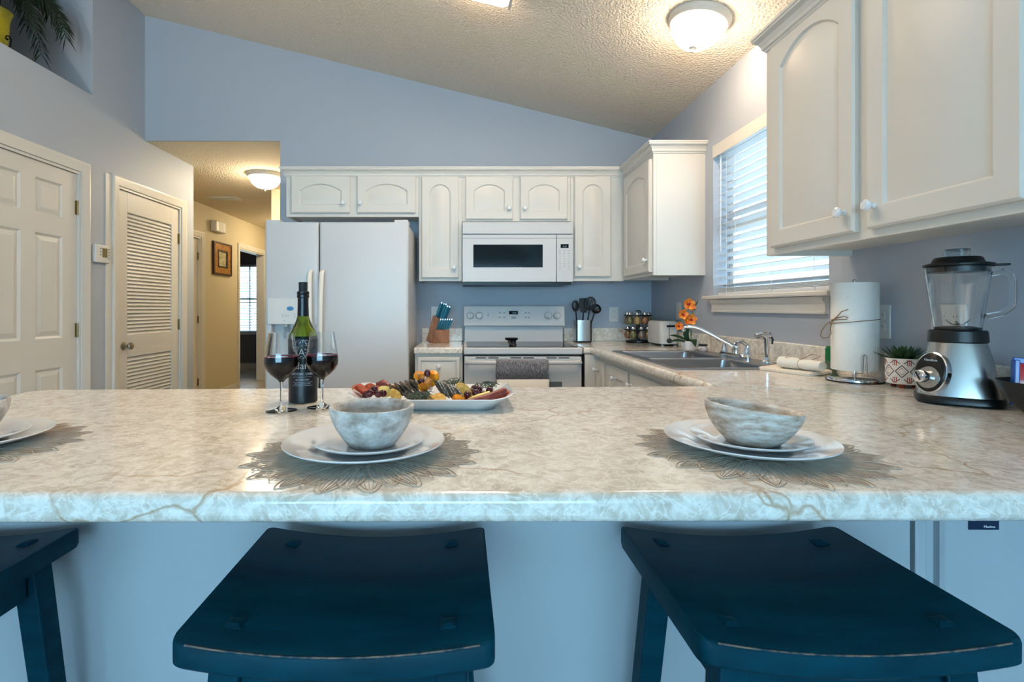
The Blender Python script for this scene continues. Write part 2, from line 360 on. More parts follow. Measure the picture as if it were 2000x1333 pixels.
# doors on the left wall face +X: local -y -> +x means rotation +90 deg, local x -> +y
six_panel('door_1', 'white six-panel door in the left wall beneath the plant niche', (XL-.012, A0+.013, .008), pi/2, WD-.026, DZ-.022, .07, WD-.026)
six_panel('door_3', 'closed white panel door at the start of the hall', (HX-.03, P0+.013, .008), pi/2, P1-P0-.026, DZ-.022, .07, P1-P0-.026)
def louvre_door(loc, rotz, w, h):
    r = sempty('door_2', loc, rotz, 'white louvred closet door with round knob beside the hall'); th = .035
    st = .105; zs = [(.14, .80), (.965, 1.865)]
    # rails and stiles, each its own piece
    obj('stile', MB().box(0, st, 0, th, 0, h), DOORP, r, bevel=.002); obj('stile', MB().box(w-st, w, 0, th, 0, h), DOORP, r, bevel=.002)
    for z0, z1 in ((0,.14),(.80,.965),(1.865,h)): obj('rail', MB().box(st, w-st, 0, th, z0, z1), DOORP, r, bevel=.002)
    sl = data('slat', MB().box(st+.001, w-st-.001, -.0042, .0042, -.0225, .0225)); sl.materials.append(DOORP)
    for z0, z1 in zs:
        n = int(round((z1-z0)/.0272))
        for i in range(n):
            z = z0+(i+.5)*(z1-z0)/n
            o = obj('slat', sl, None, r, (0, th/2, z), (math.radians(-33), 0, 0))
    for z in (.25, 1.02, 1.76): hinge(r, w-.001, z)
    RX = Matrix.Rotation(pi/2, 4, 'X')
    k = obj('knob', MB().lathe([(.0,0),(.032,0),(.030,.006),(.012,.010),(.011,.034),(.020,.040),(.027,.052),(.025,.062),(.012,.068),(0,.068)], 24, M4=RX), NICKEL, r, (.06, 0, .885))
    k['label'] = 'aged nickel round door knob'
louvre_door((XL-.012, B0+.013, .008), pi/2, B1-B0-.026, DZ-.022)
struct('door_4', MB().box(HX-.85, HX-.125, Q0-.05, Q0-.015, .01, DZ-.01), DOORP, label='white door standing open into the far room')

# ------------------------------------------------------------------ window over the sink
def blind(name, label, n, L, z0, z1, tilt, loc, rotz, cords, slw=.05, wand=None, cat='blinds'):
    # local: slats run along x (0..L), depth along y, hung from z1
    b = thing(name, label, cat, loc, rotz)
    c = []
    for i in range(9):
        y = -slw/2+slw*i/8; c.append((y, .0022*math.cos(pi*y/slw)))
    prof = [(y, z+.0016) for y, z in c]+[(y, z-.0016) for y, z in reversed(c)]
    sm = data('slat', MB().prism(prof, 'x', 0.004, L-.004)); sm.materials.append(BLINDM)
    for i in range(n):
        obj('slat', sm, None, b, (0, 0, z0+.055+(z1-z0-.085)*i/(n-1)), (math.radians(tilt), 0, 0))
    obj('headrail', MB().box(.002, L-.002, -.02, .03, z1-.045, z1), BLINDM, b)
    for k in range(4): obj('stacked_slat', sm, None, b, (0, 0, z0+.022+.006*k), (0,0,0))
    obj('bottom_rail', MB().box(.003, L-.003, -.026, .026, z0, z0+.018), BLINDM, b, bevel=.003)
    for x in cords:
        for y in (-slw/2-.001, slw/2+.001): obj('ladder_cord', MB().tube([(x,y,z0+.01),(x,y,z1-.03)], .0011, 6), CORD, b)
        obj('cord_button', MB().box(x-.008, x+.008, -.030, -.026, z0+.002, z0+.017), BLINDM, b)
    if wand: obj('tilt_wand', MB().tube([(wand,-.035,z1-.03),(wand,-.037,z1-.62)], .0042, 8), BLINDM, b)
    return b
BLINDM = M('white_blind_slat', (208,214,220), 0.45); CORD = M('white_cord', (225,228,230), .8)
wz_m = V(436, 2.9)
wr = sempty('window_1', (0,0,0), 0, 'white double-hung window over the kitchen sink')
X0 = XR+.095
mb = MB()
for a, b_, z0, z1 in ((WY0,WY0+.04,WZ0,WZ1),(WY1-.04,WY1,WZ0,WZ1),(WY0+.04,WY1-.04,WZ0,WZ0+.045),(WY0+.04,WY1-.04,WZ1-.045,WZ1),(WY0+.04,WY1-.04,wz_m-.022,wz_m+.022)):
    mb.box(X0, X0+.04, a, b_, z0, z1)
obj('window_frame', mb, TRIM, wr, bevel=.004)
obj('pane', MB().box(X0+.022, X0+.026, WY0+.04, WY1-.04, WZ0+.045, wz_m-.022), PANE, wr)
obj('pane', MB().box(X0+.014, X0+.018, WY0+.04, WY1-.04, wz_m+.022, WZ1-.045), PANE, wr)
# sill with bull nose and moulded apron
so = struct('trim_10', MB().box(XR-.048, XR+.095, WY0-.055, WY1+.045, WZ0-.002, WZ0+.02), TRIM, label='white window stool over the sink', bevel=.006, seg=3)
struct('trim_11', MB().prism([(XR,WZ0-.004),(XR-.030,WZ0-.004),(XR-.026,WZ0-.020),(XR-.016,WZ0-.030),(XR-.014,WZ0-.062),(XR-.018,WZ0-.066),(XR-.018,WZ0-.074),(XR,WZ0-.074)], 'y', WY0+.0, WY1-.01), TRIM, label='moulded white apron under the window stool')
bl = blind('window_blind', 'white two-inch slatted blind over the sink window', 19, WY1-WY0-.012, 0, WZ1-WZ0-.022, -14, (XR+.048, WY1-.006, WZ0+.022), -pi/2, (.10, .19, .52, .82), wand=.055)
struct('trim_12', MB().box(XR-.004, XR+.010, WY0, WY1, V(309, WY1), WZ1), TRIM, label='flat white valance board at the top of the sink window')
# far-room window
w2 = sempty('window_2', (0,0,0), 0, 'window in the far room seen through the open hall doorway')
mb = MB()
for a, b_, z0, z1 in ((FWX0,FWX0+.04,FWZ0,FWZ1),(FWX1-.04,FWX1,FWZ0,FWZ1),(FWX0+.04,FWX1-.04,FWZ0,FWZ0+.04),(FWX0+.04,FWX1-.04,FWZ1-.04,FWZ1),(FWX0+.04,FWX1-.04,(FWZ0+FWZ1)/2-.02,(FWZ0+FWZ1)/2+.02),(U(485,FY)-.012,U(485,FY)+.012,FWZ0+.04,FWZ1-.04)):
    mb.box(a, b_, FY+.06, FY+.10, z0, z1)
obj('window_frame', mb, TRIM, w2); obj('pane', MB().box(FWX0+.04, FWX1-.04, FY+.08, FY+.084, FWZ0+.04, FWZ1-.04), PANE, w2)
obj('window_sill', MB().box(FWX0-.05, FWX1+.05, FY-.03, FY+.05, FWZ0-.02, FWZ0), TRIM, w2, bevel=.004)
blind('far_room_blind', 'white slatted blind in the far room beyond the hall doorway', 24, FWX1-FWX0-.01, 0, FWZ1-FWZ0-.005, 20, (FWX0+.005, FY+.035, FWZ0+.004), 0, (.12, .66))
# living-room window behind the camera
pr = sempty('window_3', (0,0,0), 0, 'wide living-room window behind the viewer')
mb = MB()
for x in (-2.6, -1.28, .03, 1.35): mb.box(x, x+.05, YREAR-.1, YREAR-.05, .5, 2.03)
mb.box(-2.6, 1.4, YREAR-.1, YREAR-.05, .5, .55).box(-2.6, 1.4, YREAR-.1, YREAR-.05, 1.98, 2.03)
obj('window_frame', mb, TRIM, pr)
for i in range(3): obj('pane', MB().box(-2.55+1.317*i, -1.28+1.317*i, YREAR-.08, YREAR-.075, .55, 1.98), PANE, pr)
# outside: ground and the neighbour's house
struct('ground', MB().box(-30, 30, -30, 40, -.35, -.12), M('pale_gravel', (190,192,188), .9, bump=(20,.5,.03)))
nh = thing('neighbor_house', 'pale blue neighbouring house with gable roof seen through the window blind', 'house', (8.0, 15.5, -.12))
SID = M('pale_siding', (206,214,222), .7, bump=(3,.1,.01)); ROOFM = M('grey_shingle', (150,156,166), .8, bump=(40,.4,.01))
obj('wall', MB().box(0, 8, -5, 4.5, 0, 2.7), SID, nh)
obj('roof', MB().prism([(-5.5,2.6),(5.0,2.6),(-.25,5.0)], 'x', -.3, 8.3), ROOFM, nh)
wn = obj('window', MB().box(-.04, .02, -1.5, -.3, .9, 2.1), TRIM, nh); obj('pane', MB().box(-.05, -.041, -1.42, -.38, .98, 2.02), BLACKG, wn)

# ------------------------------------------------------------------ ceiling lamps
LENS = M('lit_opal_glass', (255,250,240), .3, emit=((255,224,190), 31.0))
LENSH = M('lit_opal_hall_glass', (255,244,224), .3, emit=((255,234,202), 37.0))
LENSY = M('lit_amber_hall_glass', (255,240,214), .3, emit=((255,231,190), 33.0))
FLUO = M('lit_acrylic_lens', (255,252,245), .4, emit=((255,230,202), 11.0))
def dome(name, label, loc, tilt, r, mat, strength=None):
    t = thing(name, label, 'ceiling light', loc); t.rotation_euler = (0, tilt, 0)
    obj('rim', MB().lathe([(0,0),(r,0),(r,-.010),(r*.985,-.018),(r*.93,-.026),(r*.92,-.034),(r*.86,-.040),(r*.80,-.042),(r*.78,-.036),(0,-.030)], 40), PEWTER, t)
    obj('glass_bowl', MB().lathe([(0,-.037),(r*.83,-.038),(r*.83,-.046),(r*.78,-.066),(r*.71,-.088),(r*.60,-.108),(r*.44,-.126),(r*.24,-.137),(0,-.140)], 40), mat, t)
    obj('finial', MB().lathe([(0,-.134),(.020,-.137),(.019,-.143),(.009,-.148),(.0055,-.154),(.008,-.158),(.0065,-.164),(0,-.166)], 20), PEWTER, t)
    return t
lx = 1.14; ly = lx*F/(1367-VX)
dome('ceiling_light', 'lit dome ceiling light over the sink below sloped ceiling', (lx, ly, zceil(lx)), math.atan(SL), .142, LENS)
hx, hy = U(518, 4.98), 4.98
dome('ceiling_light', 'lit dome ceiling light in the hall above the refrigerator', (hx, hy, ZS), 0, .172, LENSH)
dome('ceiling_light', 'lit dome light further down the hall', (-2.42, 7.7, ZS), 0, .172, LENSY)
ft = thing('fluorescent_fixture', 'boxed kitchen ceiling light fixture at the top edge of the picture', 'ceiling light', (.266, 2.625, zceil(.266))); ft.rotation_euler = (0, math.atan(SL), 0)
obj('housing', MB().box(-.34, 0, -1.25, 0, -.035, .0), PEWTER, ft); obj('lens', MB().prism([(-.33,-.035),(-.012,-.035),(-.016,-.075),(-.04,-.088),(-.30,-.088),(-.326,-.075)], 'y', -1.235, -.012), FLUO, ft, bevel=.004)
obj('end_cap', MB().box(-.012, 0, -1.25, 0, -.085, -.035), PEWTER, ft)
vt = thing('ceiling_vent', 'small white air vent in the hall ceiling', 'vent', (U(437, 6.05), 6.05, ZS))
obj('frame', MB().box(-.17,.17,-.09,.09,-.008,0), PEWTER, vt, bevel=.003)
for i in range(6): obj('slat', MB().box(-.14,.14,-.062+.023*i,-.05+.023*i,-.016,-.008), PEWTER, vt)

# unseen uplighter, added to brighten the sloped ceiling
fl_ = thing('added_uplighter', 'added unseen uplighter left of the viewer, brightening the ceiling', 'lamp', (-1.95, 0.75, 0))
obj('base', MB().lathe([(0,0),(.14,0),(.14,.015),(.02,.03),(0,.03)], 28), NICKEL, fl_); obj('pole', MB().tube([(0,0,.02),(0,0,1.74)], .012, 12), NICKEL, fl_)
obj('shade', MB().lathe([(0,1.72),(.06,1.74),(.15,1.80),(.19,1.86),(.185,1.86),(.145,1.81),(.055,1.752),(0,1.735)], 32), NICKEL, fl_)
obj('bulb', MB().sphere((0,0,1.80), .035, 16, 10), M('added_fill_bulb', (255,240,220), .3, emit=((255,228,198), 820.0)), fl_)
# ------------------------------------------------------------------ cabinets
def door_mesh(w, h, arch, st=.058, tp=.058, th=.020):
    n = 14
    def outline(d, y):
        x0, x1, z0 = st+d, w-st-d, st+d; top = h-tp-d
        a = (x1-x0)/2; cx = (x0+x1)/2
        rise = arch*(1 if d == 0 else max(.2, 1-.25*d/.03)) if arch else 0
        zs = top-rise
        p = [(x0,y,z0),(x1,y,z0)]
        for i in range(n+1):
            x = x1-(x1-x0)*i/n
            if rise:
                Rr = (a*a+rise*rise)/(2*rise); z = zs-(Rr-rise)+math.sqrt(max(Rr*Rr-(x-cx)**2, 0))
            else: z = top
            p.append((x,y,z))
        return p
    def outer(d, y):
        p = [(d,y,d),(w-d,y,d)]
        for i in range(n+1): p.append((w-d-(w-2*d)*i/n, y, h-d))
        return p
    return MB().loops([outer(0,0),outer(0,-th+.006),outer(.006,-th),outline(0,-th),outline(.007,-th+.008),outline(.012,-th+.008),outline(.036,-th+.001)])
KP = [(0,0),(.008,0),(.0075,.009),(.011,.014),(.0155,.020),(.0155,.025),(.011,.030),(0,.0315)]
KNOB = data('knob', MB().lathe(KP, 20, M4=Matrix.Rotation(pi/2, 4, 'X'))); KNOB.materials.append(CERAM)
def add_door(par, x, z, w, h, arch, knob=None, name='door', mat=None, **k):
    d = obj(name, door_mesh(w, h, arch, **k), mat or CAB, par, (x, 0, z), ang=25)
    if knob: obj('knob', KNOB, None, d, (knob[0], -.020, knob[1]))
    return d
def upper(name, label, X, Y, z0, rotz, W, H, Dp, doors, tp=.058):
    r = thing(name, label, 'cabinet', (X, Y, z0), rotz)
    obj('body', MB().box(0,W,.02,Dp,.02,H).box(0,.016,.02,Dp,0,.02).box(W-.016,W,.02,Dp,0,.02), CAB, r)
    obj('face_frame', MB().box(0,W,0,.02,0,H), CAB, r, bevel=.0015)
    for d in doors: add_door(r, *d[:5], knob=d[5] if len(d) > 5 else None, tp=tp)
    return r
YF = YB-.312; YD = YF-.02                                       # face-frame plane and door plane of the upper cabinets
ZT = V(345, YD)+.01                                             # cabinet top under the crown
ZBt = V(548, YF)
def ux(px): return U(px, YD)
def unit(name, label, p0, p1, pz, doors):
    x0, x1 = U(p0, YF), U(p1, YF); z0 = V(pz, YF)
    ds = []
    for (a, b, t, bo, arch, kp) in doors:
        dx0, dx1, dz0, dz1 = ux(a), ux(b), V(bo, YD), V(t, YD)
        ds.append((dx0-x0, dz0-z0, dx1-dx0, dz1-dz0, arch, (ux(kp[0])-dx0, V(kp[1], YD)-dz0)))
    return upper(name, label, x0, YF, z0, 0, x1-x0, ZT-z0, .312, ds)
unit('wall_cabinet', 'short white two-door cabinet over the refrigerator', 559, 818, 424, [(568,683,343,416,.050,(671,397)),(697,812,343,416,.050,(704,397))])
unit('wall_cabinet', 'tall narrow white cabinet between refrigerator and microwave', 818.3, 902, 549.5, [(823,896,344,543.5,.058,(887,523))])
unit('wall_cabinet', 'short white two-door cabinet above the microwave', 902.3, 1114, 433, [(909,1002,344,428.5,.045,(994,407)),(1016,1109,344,428.5,.045,(1025,407))])
unit('wall_cabinet', 'tall narrow white cabinet right of the microwave', 1114.3, 1217.8, 549.5, [(1122,1194,344,541,.058,(1131,521))])
XF = XR-.312; XD = XF-.02
def yy(px, X): return X*F/(px-VX)
cy0, cy1 = YF-.002, yy(1276, XF)
W = cy0-cy1
upper('wall_cabinet', 'white corner wall cabinet between back wall and sink window', XF, cy0, ZBt, -pi/2, W, ZT-ZBt, .312, [(.055, .02, W-.075, ZT-ZBt-.06, .06, (W-.075-.035, .075))])
ny0 = yy(1497, XF); zb = V(500.5, ny0)
d1a, d1b, d2a, d2b = yy(1503, XD), yy(1666, XD), yy(1690, XD), yy(1997, XD)
zd = V(485, d1a)-zb
ZTn = V(103, ny0)+.012
upper('wall_cabinet', 'large white two-door wall cabinet above the blender', XF, ny0, zb, -pi/2, ny0-.90, ZTn-zb, .312,
      [(ny0-d1a, zd, d1a-d1b, ZTn-zb-zd-.022, .062, (d1a-d1b-.034, .062)), (ny0-d2a, zd, d2a-d2b, ZTn-zb-zd-.022, .062, (.030, .062))], tp=.035)
# crown moulding
CR = [(0,-.012),(.004,-.012),(.007,-.004),(.012,.0),(.014,.012),(.022,.026),(.032,.034),(.036,.036),(.036,.044),(.040,.046),(.040,.056),(0,.056)]
xl = U(559, YF)
struct('trim_13', MB().sweep([(xl, YB-.001, ZT), (xl, YF, ZT), (XF, YF, ZT), (XF, cy1, ZT), (XR-.001, cy1, ZT)], CR, (0,0,1)), CAB, label='white crown moulding along the back cabinets', ang=20)
struct('trim_14', MB().sweep([(XR-.001, ny0, ZTn), (XF, ny0, ZTn), (XF, .88, ZTn)][::-1], [(-u,v) for u,v in CR], (0,0,1)), CAB, label='white crown moulding over the near right cabinet', ang=20)

# ------------------------------------------------------------------ worktops
ZU = ZC-.042
YFp = .70
pen = [(U(-16, 1.42), YFp), (XR, YFp+.012), (XR, 1.74), (.84, 1.73), (.80, 1.70), (-1.10, D(763)), (U(84, D(764))-.0, D(766))]
pen = [(-1.275, YFp-.002), (XR-.001, YFp+.010), (XR-.001, 1.40), (.835, 1.708), (.79, 1.685), (-1.29, 1.612), (-1.325, 1.575)]
wt = thing('countertop', 'long cream marbled laminate peninsula countertop set with plates', 'countertop', (0,0,0))
obj('slab', MB().prism(pen, 'z', ZU, ZC), LAM, wt, bevel=.013, seg=4)
CX = U(1366, D(745))                                             # front edge of the sink run
SX0, SX1, SY0, SY1 = .877, 1.425, 2.115, 3.02
s2 = thing('countertop', 'cream marbled laminate countertop around the sink', 'countertop', (0,0,0))
YN = 3.31
mb = MB().box(CX+.012, SX0+.015, SY0+.015, SY1-.015, ZU, ZC).box(SX1-.015, XR-.001, SY0+.015, SY1-.015, ZU, ZC)
mb.box(CX+.012, XR-.001, SY1-.015, YB-.001, ZU, ZC)
mb.prism([(.838, 1.7145), (XR-.001, 1.4065), (XR-.001, SY0+.015), (CX+.012, SY0+.015), (CX+.012, 1.7145)], 'z', ZU, ZC)
xr1 = U(1140, 3.305)+.003
mb.box(xr1, CX+.012, YN+.012, YB-.001, ZU, ZC)
obj('slab', mb, LAM, s2, smooth=False)
rp = [(0,0),(-.005,.001),(-.010,.006),(-.013,.013),(-.013,.030),(-.010,.037),(-.005,.041),(0,.042)]
obj('rounded_edge', MB().sweep([(xr1, YN+.013, ZU), (CX+.0125, YN+.013, ZU), (CX+.0125, 1.7145, ZU)], [(-u, v) for u, v in rp], (0,0,1)), LAM, s2)
tag(obj('backsplash', MB().box(XR-.020, XR-.001, 1.05, YB-.021, ZC, ZC+.1), LAM, None, bevel=.004), 'low cream laminate backsplash strip along the right wall behind sink', 'backsplash')
tag(obj('backsplash', MB().box(xr1, XR-.001, YB-.020, YB-.001, ZC, ZC+.1), LAM, None, bevel=.004), 'low cream laminate backsplash strip behind the utensil holder', 'backsplash')
s3 = thing('countertop', 'short cream laminate countertop under the knife block', 'countertop', (0,0,0))
lx0, lx1 = U(808, 3.31), U(904, 3.31)
obj('slab', MB().box(lx0, lx1, YN, YB-.001, ZU, ZC), LAM, s3, bevel=.010, seg=4)
tag(obj('backsplash', MB().box(U(824, YB), lx1, YB-.020, YB-.001, ZC, ZC+.1), LAM, None, bevel=.004), 'short cream laminate backsplash strip behind the knife block', 'backsplash')
# base cabinets
bc = thing('base_cabinet', 'white base cabinet with one drawer left of the range', 'cabinet', (lx0+.006, 3.34, 0))
wb = lx1-lx0-.008
obj('body', MB().box(0,wb,.02,.62,.10,ZU-.001), CAB, bc); obj('face_frame', MB().box(0,wb,0,.02,.10,ZU-.001), CAB, bc, bevel=.0015)
obj('toe_kick', MB().box(0,wb,.07,.09,0,.10), CAB, bc)
dz0, dz1 = V(757, 3.32), V(698, 3.32)
dr = obj('drawer', door_mesh(wb-.03, dz1-dz0+.012, 0, st=.022, tp=.022), CAB, bc, (.015, 0, dz0-.012), ang=25); obj('knob', KNOB, None, dr, (U(857,3.32)-lx0-.006-.015, -.020, V(716,3.32)-dz0+.012))
add_door(bc, .015, .115, wb-.03, dz0-.14, 0, (wb-.065, dz0-.2))
b2 = thing('base_cabinet', 'white sink base cabinets facing the kitchen aisle', 'cabinet', (CX+.045, YF-.03, 0), -pi/2)
LB = YF-.03-1.76
obj('body', MB().box(0,LB,.02,.56,.10,.70), CAB, b2); obj('face_frame', MB().box(0,LB,0,.02,.10,ZU-.002), CAB, b2, bevel=.0015)
obj('corner_filler', MB().box(.33, .35, -(CX+.045-xr1)+.002, 0, .10, ZU-.002), CAB, b2)
xface = CX+.045
for pa, pb, kn in ((1161,1184,1),(1190,1231,1),(1237,1300,0),(1307,1400,0)):
    ya, yb = yy(pa, xface), yy(pb, xface); lx_ = YF-.03-ya
    if lx_+ya-yb > LB: continue
    dd = add_door(b2, lx_, .42, ya-yb, .42, 0, (.035 if not kn else (ya-yb)/2, .36))
pc = thing('peninsula_cabinet', 'white peninsula cabinet back panel behind the bar stools', 'cabinet', (0, 1.06, 0))
def q(px): return U(px, 1.06)
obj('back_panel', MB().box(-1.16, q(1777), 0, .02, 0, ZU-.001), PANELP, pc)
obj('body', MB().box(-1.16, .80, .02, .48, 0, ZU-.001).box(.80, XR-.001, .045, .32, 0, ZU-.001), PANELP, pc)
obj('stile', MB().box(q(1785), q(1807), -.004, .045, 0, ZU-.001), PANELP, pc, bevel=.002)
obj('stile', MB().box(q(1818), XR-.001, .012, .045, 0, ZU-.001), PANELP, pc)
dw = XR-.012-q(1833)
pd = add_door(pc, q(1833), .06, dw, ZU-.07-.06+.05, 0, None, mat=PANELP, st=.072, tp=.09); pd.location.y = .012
lt = obj('hang_tag', MB().box(q(1883), q(1941), -.0105, -.0085, V(1034.5,1.052), V(1034.5,1.052)+.045), M('navy_label', (14,40,72), .4), pc); lt['label'] = 'navy blue label tucked under the countertop edge'
tm = text_mb('Maxima', .0075).xf(Matrix.Translation((q(1922), -.0110, V(1030.5,1.052))) @ FRONT); obj('lettering', tm, M('label_white', (210,215,220), .5), lt)

# ------------------------------------------------------------------ refrigerator
FYr = 3.27; fx0, fx1 = U(517, FYr), U(797.5, FYr); fz1 = V(433, FYr); fs = U(622.8, FYr)
fr = thing('refrigerator', 'white side-by-side refrigerator with ice and water dispenser', 'refrigerator', (0,0,0))
obj('cabinet_body', MB().box(fx0+.005, fx1-.004, FYr+.085, 3.93, .02, fz1-.012), APPL, fr, bevel=.006)
def fdoor(x0, x1, nm, hole=None):
    pts = rrect((x1-x0)/2, .0375, .016, 5, (x0+x1)/2, FYr+.0375)
    if not hole: return obj(nm, MB().prism(pts, 'z', .07, fz1-.004), APPL, fr, bevel=.004)
    hx0, hx1, hz0, hz1 = hole
    mb = MB().prism(pts, 'z', .07, hz0).prism(pts, 'z', hz1, fz1-.004)
    mb.box(x0+.016, hx0, FYr, FYr+.075, hz0, hz1).box(hx1, x1-.016, FYr, FYr+.075, hz0, hz1).box(hx0, hx1, FYr+.055, FYr+.075, hz0, hz1)
    mb.box(x0, x0+.016, FYr+.016, FYr+.06, hz0, hz1).box(x1-.016, x1, FYr+.016, FYr+.06, hz0, hz1)
    return obj(nm, mb, APPL, fr)
hz0, hz1 = .86, V(634, FYr)
fd = fdoor(fx0, fs-.0035, 'freezer_door', (U(530, FYr), U(593, FYr), hz0, hz1))
fdoor(fs+.0035, fx1, 'door')
obj('kick_grille', MB().box(fx0+.02, fx1-.02, FYr+.06, FYr+.08, .02, .065), GREYP, fr)
dp = obj('dispenser_panel', MB().box(U(523, FYr), U(600, FYr), FYr-.008, FYr+.002, hz1, V(583, FYr)), PLAST, fr, bevel=.006, seg=3)
bd = obj('badge', MB().lathe([(0,0),(1,0),(.92,.0015),(0,.002)], 28, M4=Matrix.Translation((U(567.5,FYr), FYr-.008, V(603,FYr))) @ Matrix.Rotation(pi/2,4,'X') @ Matrix.Diagonal((.0225,.0145,1,1))), M('badge_blue', (70,140,190), .3), dp); bd['label'] = 'small blue oval filter badge'
obj('lettering', text_mb('Puri', .013).xf(Matrix.Translation((U(567.5,FYr), FYr-.0104, V(603,FYr)-.0045)) @ FRONT), M('badge_text', (24,60,110), .4), bd)
for px, py in ((552,615),(558,615),(564,617),(575,614),(553,618.5),(560,618.5),(577,618.5),(556,627)):
    obj('button', MB().box(U(px,FYr)-.004, U(px,FYr)+.004, FYr-.0092, FYr-.007, V(py,FYr)-.0022, V(py,FYr)+.0022), GREYP, dp)
obj('spout', MB().tube([(U(556,FYr),FYr+.03,hz1+.001),(U(556,FYr),FYr+.032,hz1-.016)], .012, 12), PLAST, dp); obj('paddle', MB().box(U(550,FYr),U(562,FYr),FYr+.045,FYr+.05,hz1-.09,hz1-.015), GREYP, dp)
for sx, px in ((-1, 608), (1, 631)):
    x = U(px, FYr); zt = V(528, FYr)
    pth = [(x,FYr-.004,zt-.005),(x,FYr-.034,zt-.018),(x,FYr-.046,zt-.07),(x+sx*-.004,FYr-.050,zt-.25),(x+sx*-.006,FYr-.050,zt-.45),(x,FYr-.046,zt-.63),(x,FYr-.034,zt-.682),(x,FYr-.004,zt-.695)]
    h = obj('handle', MB().tube(pth, [.0125,.0145,.0145,.0135,.0135,.0145,.0145,.0125], 10, flat=.8), M('cream_handle', (222,218,208), .35) if sx < 0 else bpy.data.materials['cream_handle'], fr)
for px in (531, 783):
    obj('hinge_cover', MB().box(U(px,FYr)-.045, U(px,FYr)+.045, FYr+.012, FYr+.11, fz1-.012, fz1+.014), APPL, fr, bevel=.007, seg=3)

# ------------------------------------------------------------------ range
ry = 3.30; rx0, rx1 = U(905.5, ry), U(1137.5, ry)
rg = thing('range', 'white electric range with black glass cooktop', 'stove', (0,0,0))
zt = V(679.5, ry)
obj('body', MB().box(rx0+.006, rx1-.006, ry+.045, 3.965, .05, zt-.045), APPL, rg)
obj('cooktop_frame', MB().box(rx0, rx1, ry-.006, 3.90, zt-.044, zt), APPL, rg, bevel=.008, seg=3)
obj('glass_top', MB().box(rx0+.022, rx1-.022, ry+.022, 3.87, zt-.001, zt+.003), COOK, rg, bevel=.001)
zb0, zb1, zk = V(666, 3.89), V(597, 3.83), V(638, 3.84)
xb0, xb1 = rx0+.002, rx1-.002
obj('backguard', MB().box(xb0+.006, xb1-.008, 3.88, 3.965, zt-.004, zk+.03), APPL, rg, bevel=.004)
cpn = [(3.852, zk), (3.845, zk+.006), (3.862, zb1-.008), (3.870, zb1), (3.965, zb1), (3.965, zk)]
cp = obj('control_panel', MB().prism(cpn, 'x', xb0, xb1), APPL, rg, bevel=.005, seg=3)
def cpz(z): return 3.845+.017*(z-zk)/(zb1-zk)-.001
for px in (918.5, 936, 1071, 1088):
    z = V(617, 3.84); x = U(px, 3.84); yk = cpz(z)
    k = obj('knob', MB().lathe([(0,0),(.026,0),(.026,.004),(.022,.007),(.021,.020),(.018,.023),(0,.023)], 24, M4=Matrix.Translation((x,yk,z)) @ Matrix.Rotation(pi/2,4,'X')), APPL, cp)
    obj('grip', MB().box(x-.005, x+.005, yk-.036, yk-.02, z-.020, z+.020), APPL, k, bevel=.003)
    obj('skirt', MB().lathe([(.0265,0),(.029,0),(.029,.0015),(.0265,.0015)], 24, M4=Matrix.Translation((x,yk,z)) @ Matrix.Rotation(pi/2,4,'X')), GREYP, k)
    obj('mark', MB().box(x-.002, x+.002, yk-.0008, yk+.001, z+.038, z+.042), GREYP, k)
zc_ = V(611, 3.84); yk = cpz(zc_)
ds = obj('display', MB().box(U(994.5,3.84), U(1012,3.84), yk-.003, yk+.004, zc_-.013, zc_+.013), DISP, cp)
obj('digits', text_mb('5:13', .017).xf(Matrix.Translation((U(1005,3.84), yk-.0036, zc_-.007)) @ FRONT), M('lit_digits', (150,180,190), .5, emit=((190,235,250), .12)), ds)
for px in (976.5, 985, 1027, 1033):
    for py in (607, 611.5, 616, 620.5): obj('button', MB().box(U(px,3.84)-.007, U(px,3.84)+.007, cpz(V(py,3.84))-.001, cpz(V(py,3.84))+.002, V(py,3.84)-.0045, V(py,3.84)+.0045), GREYP if py in (611.5,620.5) else PLAST, cp)
obj('button', MB().box(U(999,3.84), U(1008,3.84), cpz(V(621,3.84))-.001, cpz(V(621,3.84))+.002, V(623,3.84), V(619,3.84)), GREYP, cp)
for py in (612, 616.5): obj('indicator', MB().lathe([(0,0),(.004,0),(.003,.002),(0,.002)], 12, M4=Matrix.Translation((U(953.5,3.84), cpz(V(py,3.84)), V(py,3.84))) @ Matrix.Rotation(pi/2,4,'X')), BLACK if py > 614 else GREYP, cp)
# oven door
zd1 = V(697, ry)
od = obj('oven_door', MB().box(rx0+.004, rx1-.004, ry, ry+.045, .22, zd1), APPL, rg, bevel=.006, seg=3)
obj('gap', MB().box(rx0+.006, rx1-.006, ry+.02, ry+.046, zd1, zt-.044), BLACK, rg)
for a, b_ in ((929,949),(954,974),(997,1018),(1022,1043),(1067,1087),(1091,1112)):
    obj('vent_slot', MB().box(U(a,ry), U(b_,ry), ry-.0012, ry+.002, V(700.5,ry), V(698.2,ry)), DGREY, od)
obj('window', MB().box(U(942,ry), U(1098,ry), ry-.0015, ry+.004, .36, V(746,ry)), M('reflection_toned_oven_glass', (96,106,112), .12), od)  # dark oven window, grey of its reflection put into the base colour
zh = V(707.5, ry)
obj('handle', MB().tube([(rx0+.02,ry-.002,zh),(rx0+.022,ry-.034,zh),(rx0+.05,ry-.046,zh),((rx0+rx1)/2,ry-.05,zh),(rx1-.05,ry-.046,zh),(rx1-.022,ry-.034,zh),(rx1-.02,ry-.002,zh)], .0145, 10, flat=1.0), APPL, od)
obj('drawer', MB().box(rx0+.004, rx1-.004, ry, ry+.045, .06, .21), APPL, rg, bevel=.006)
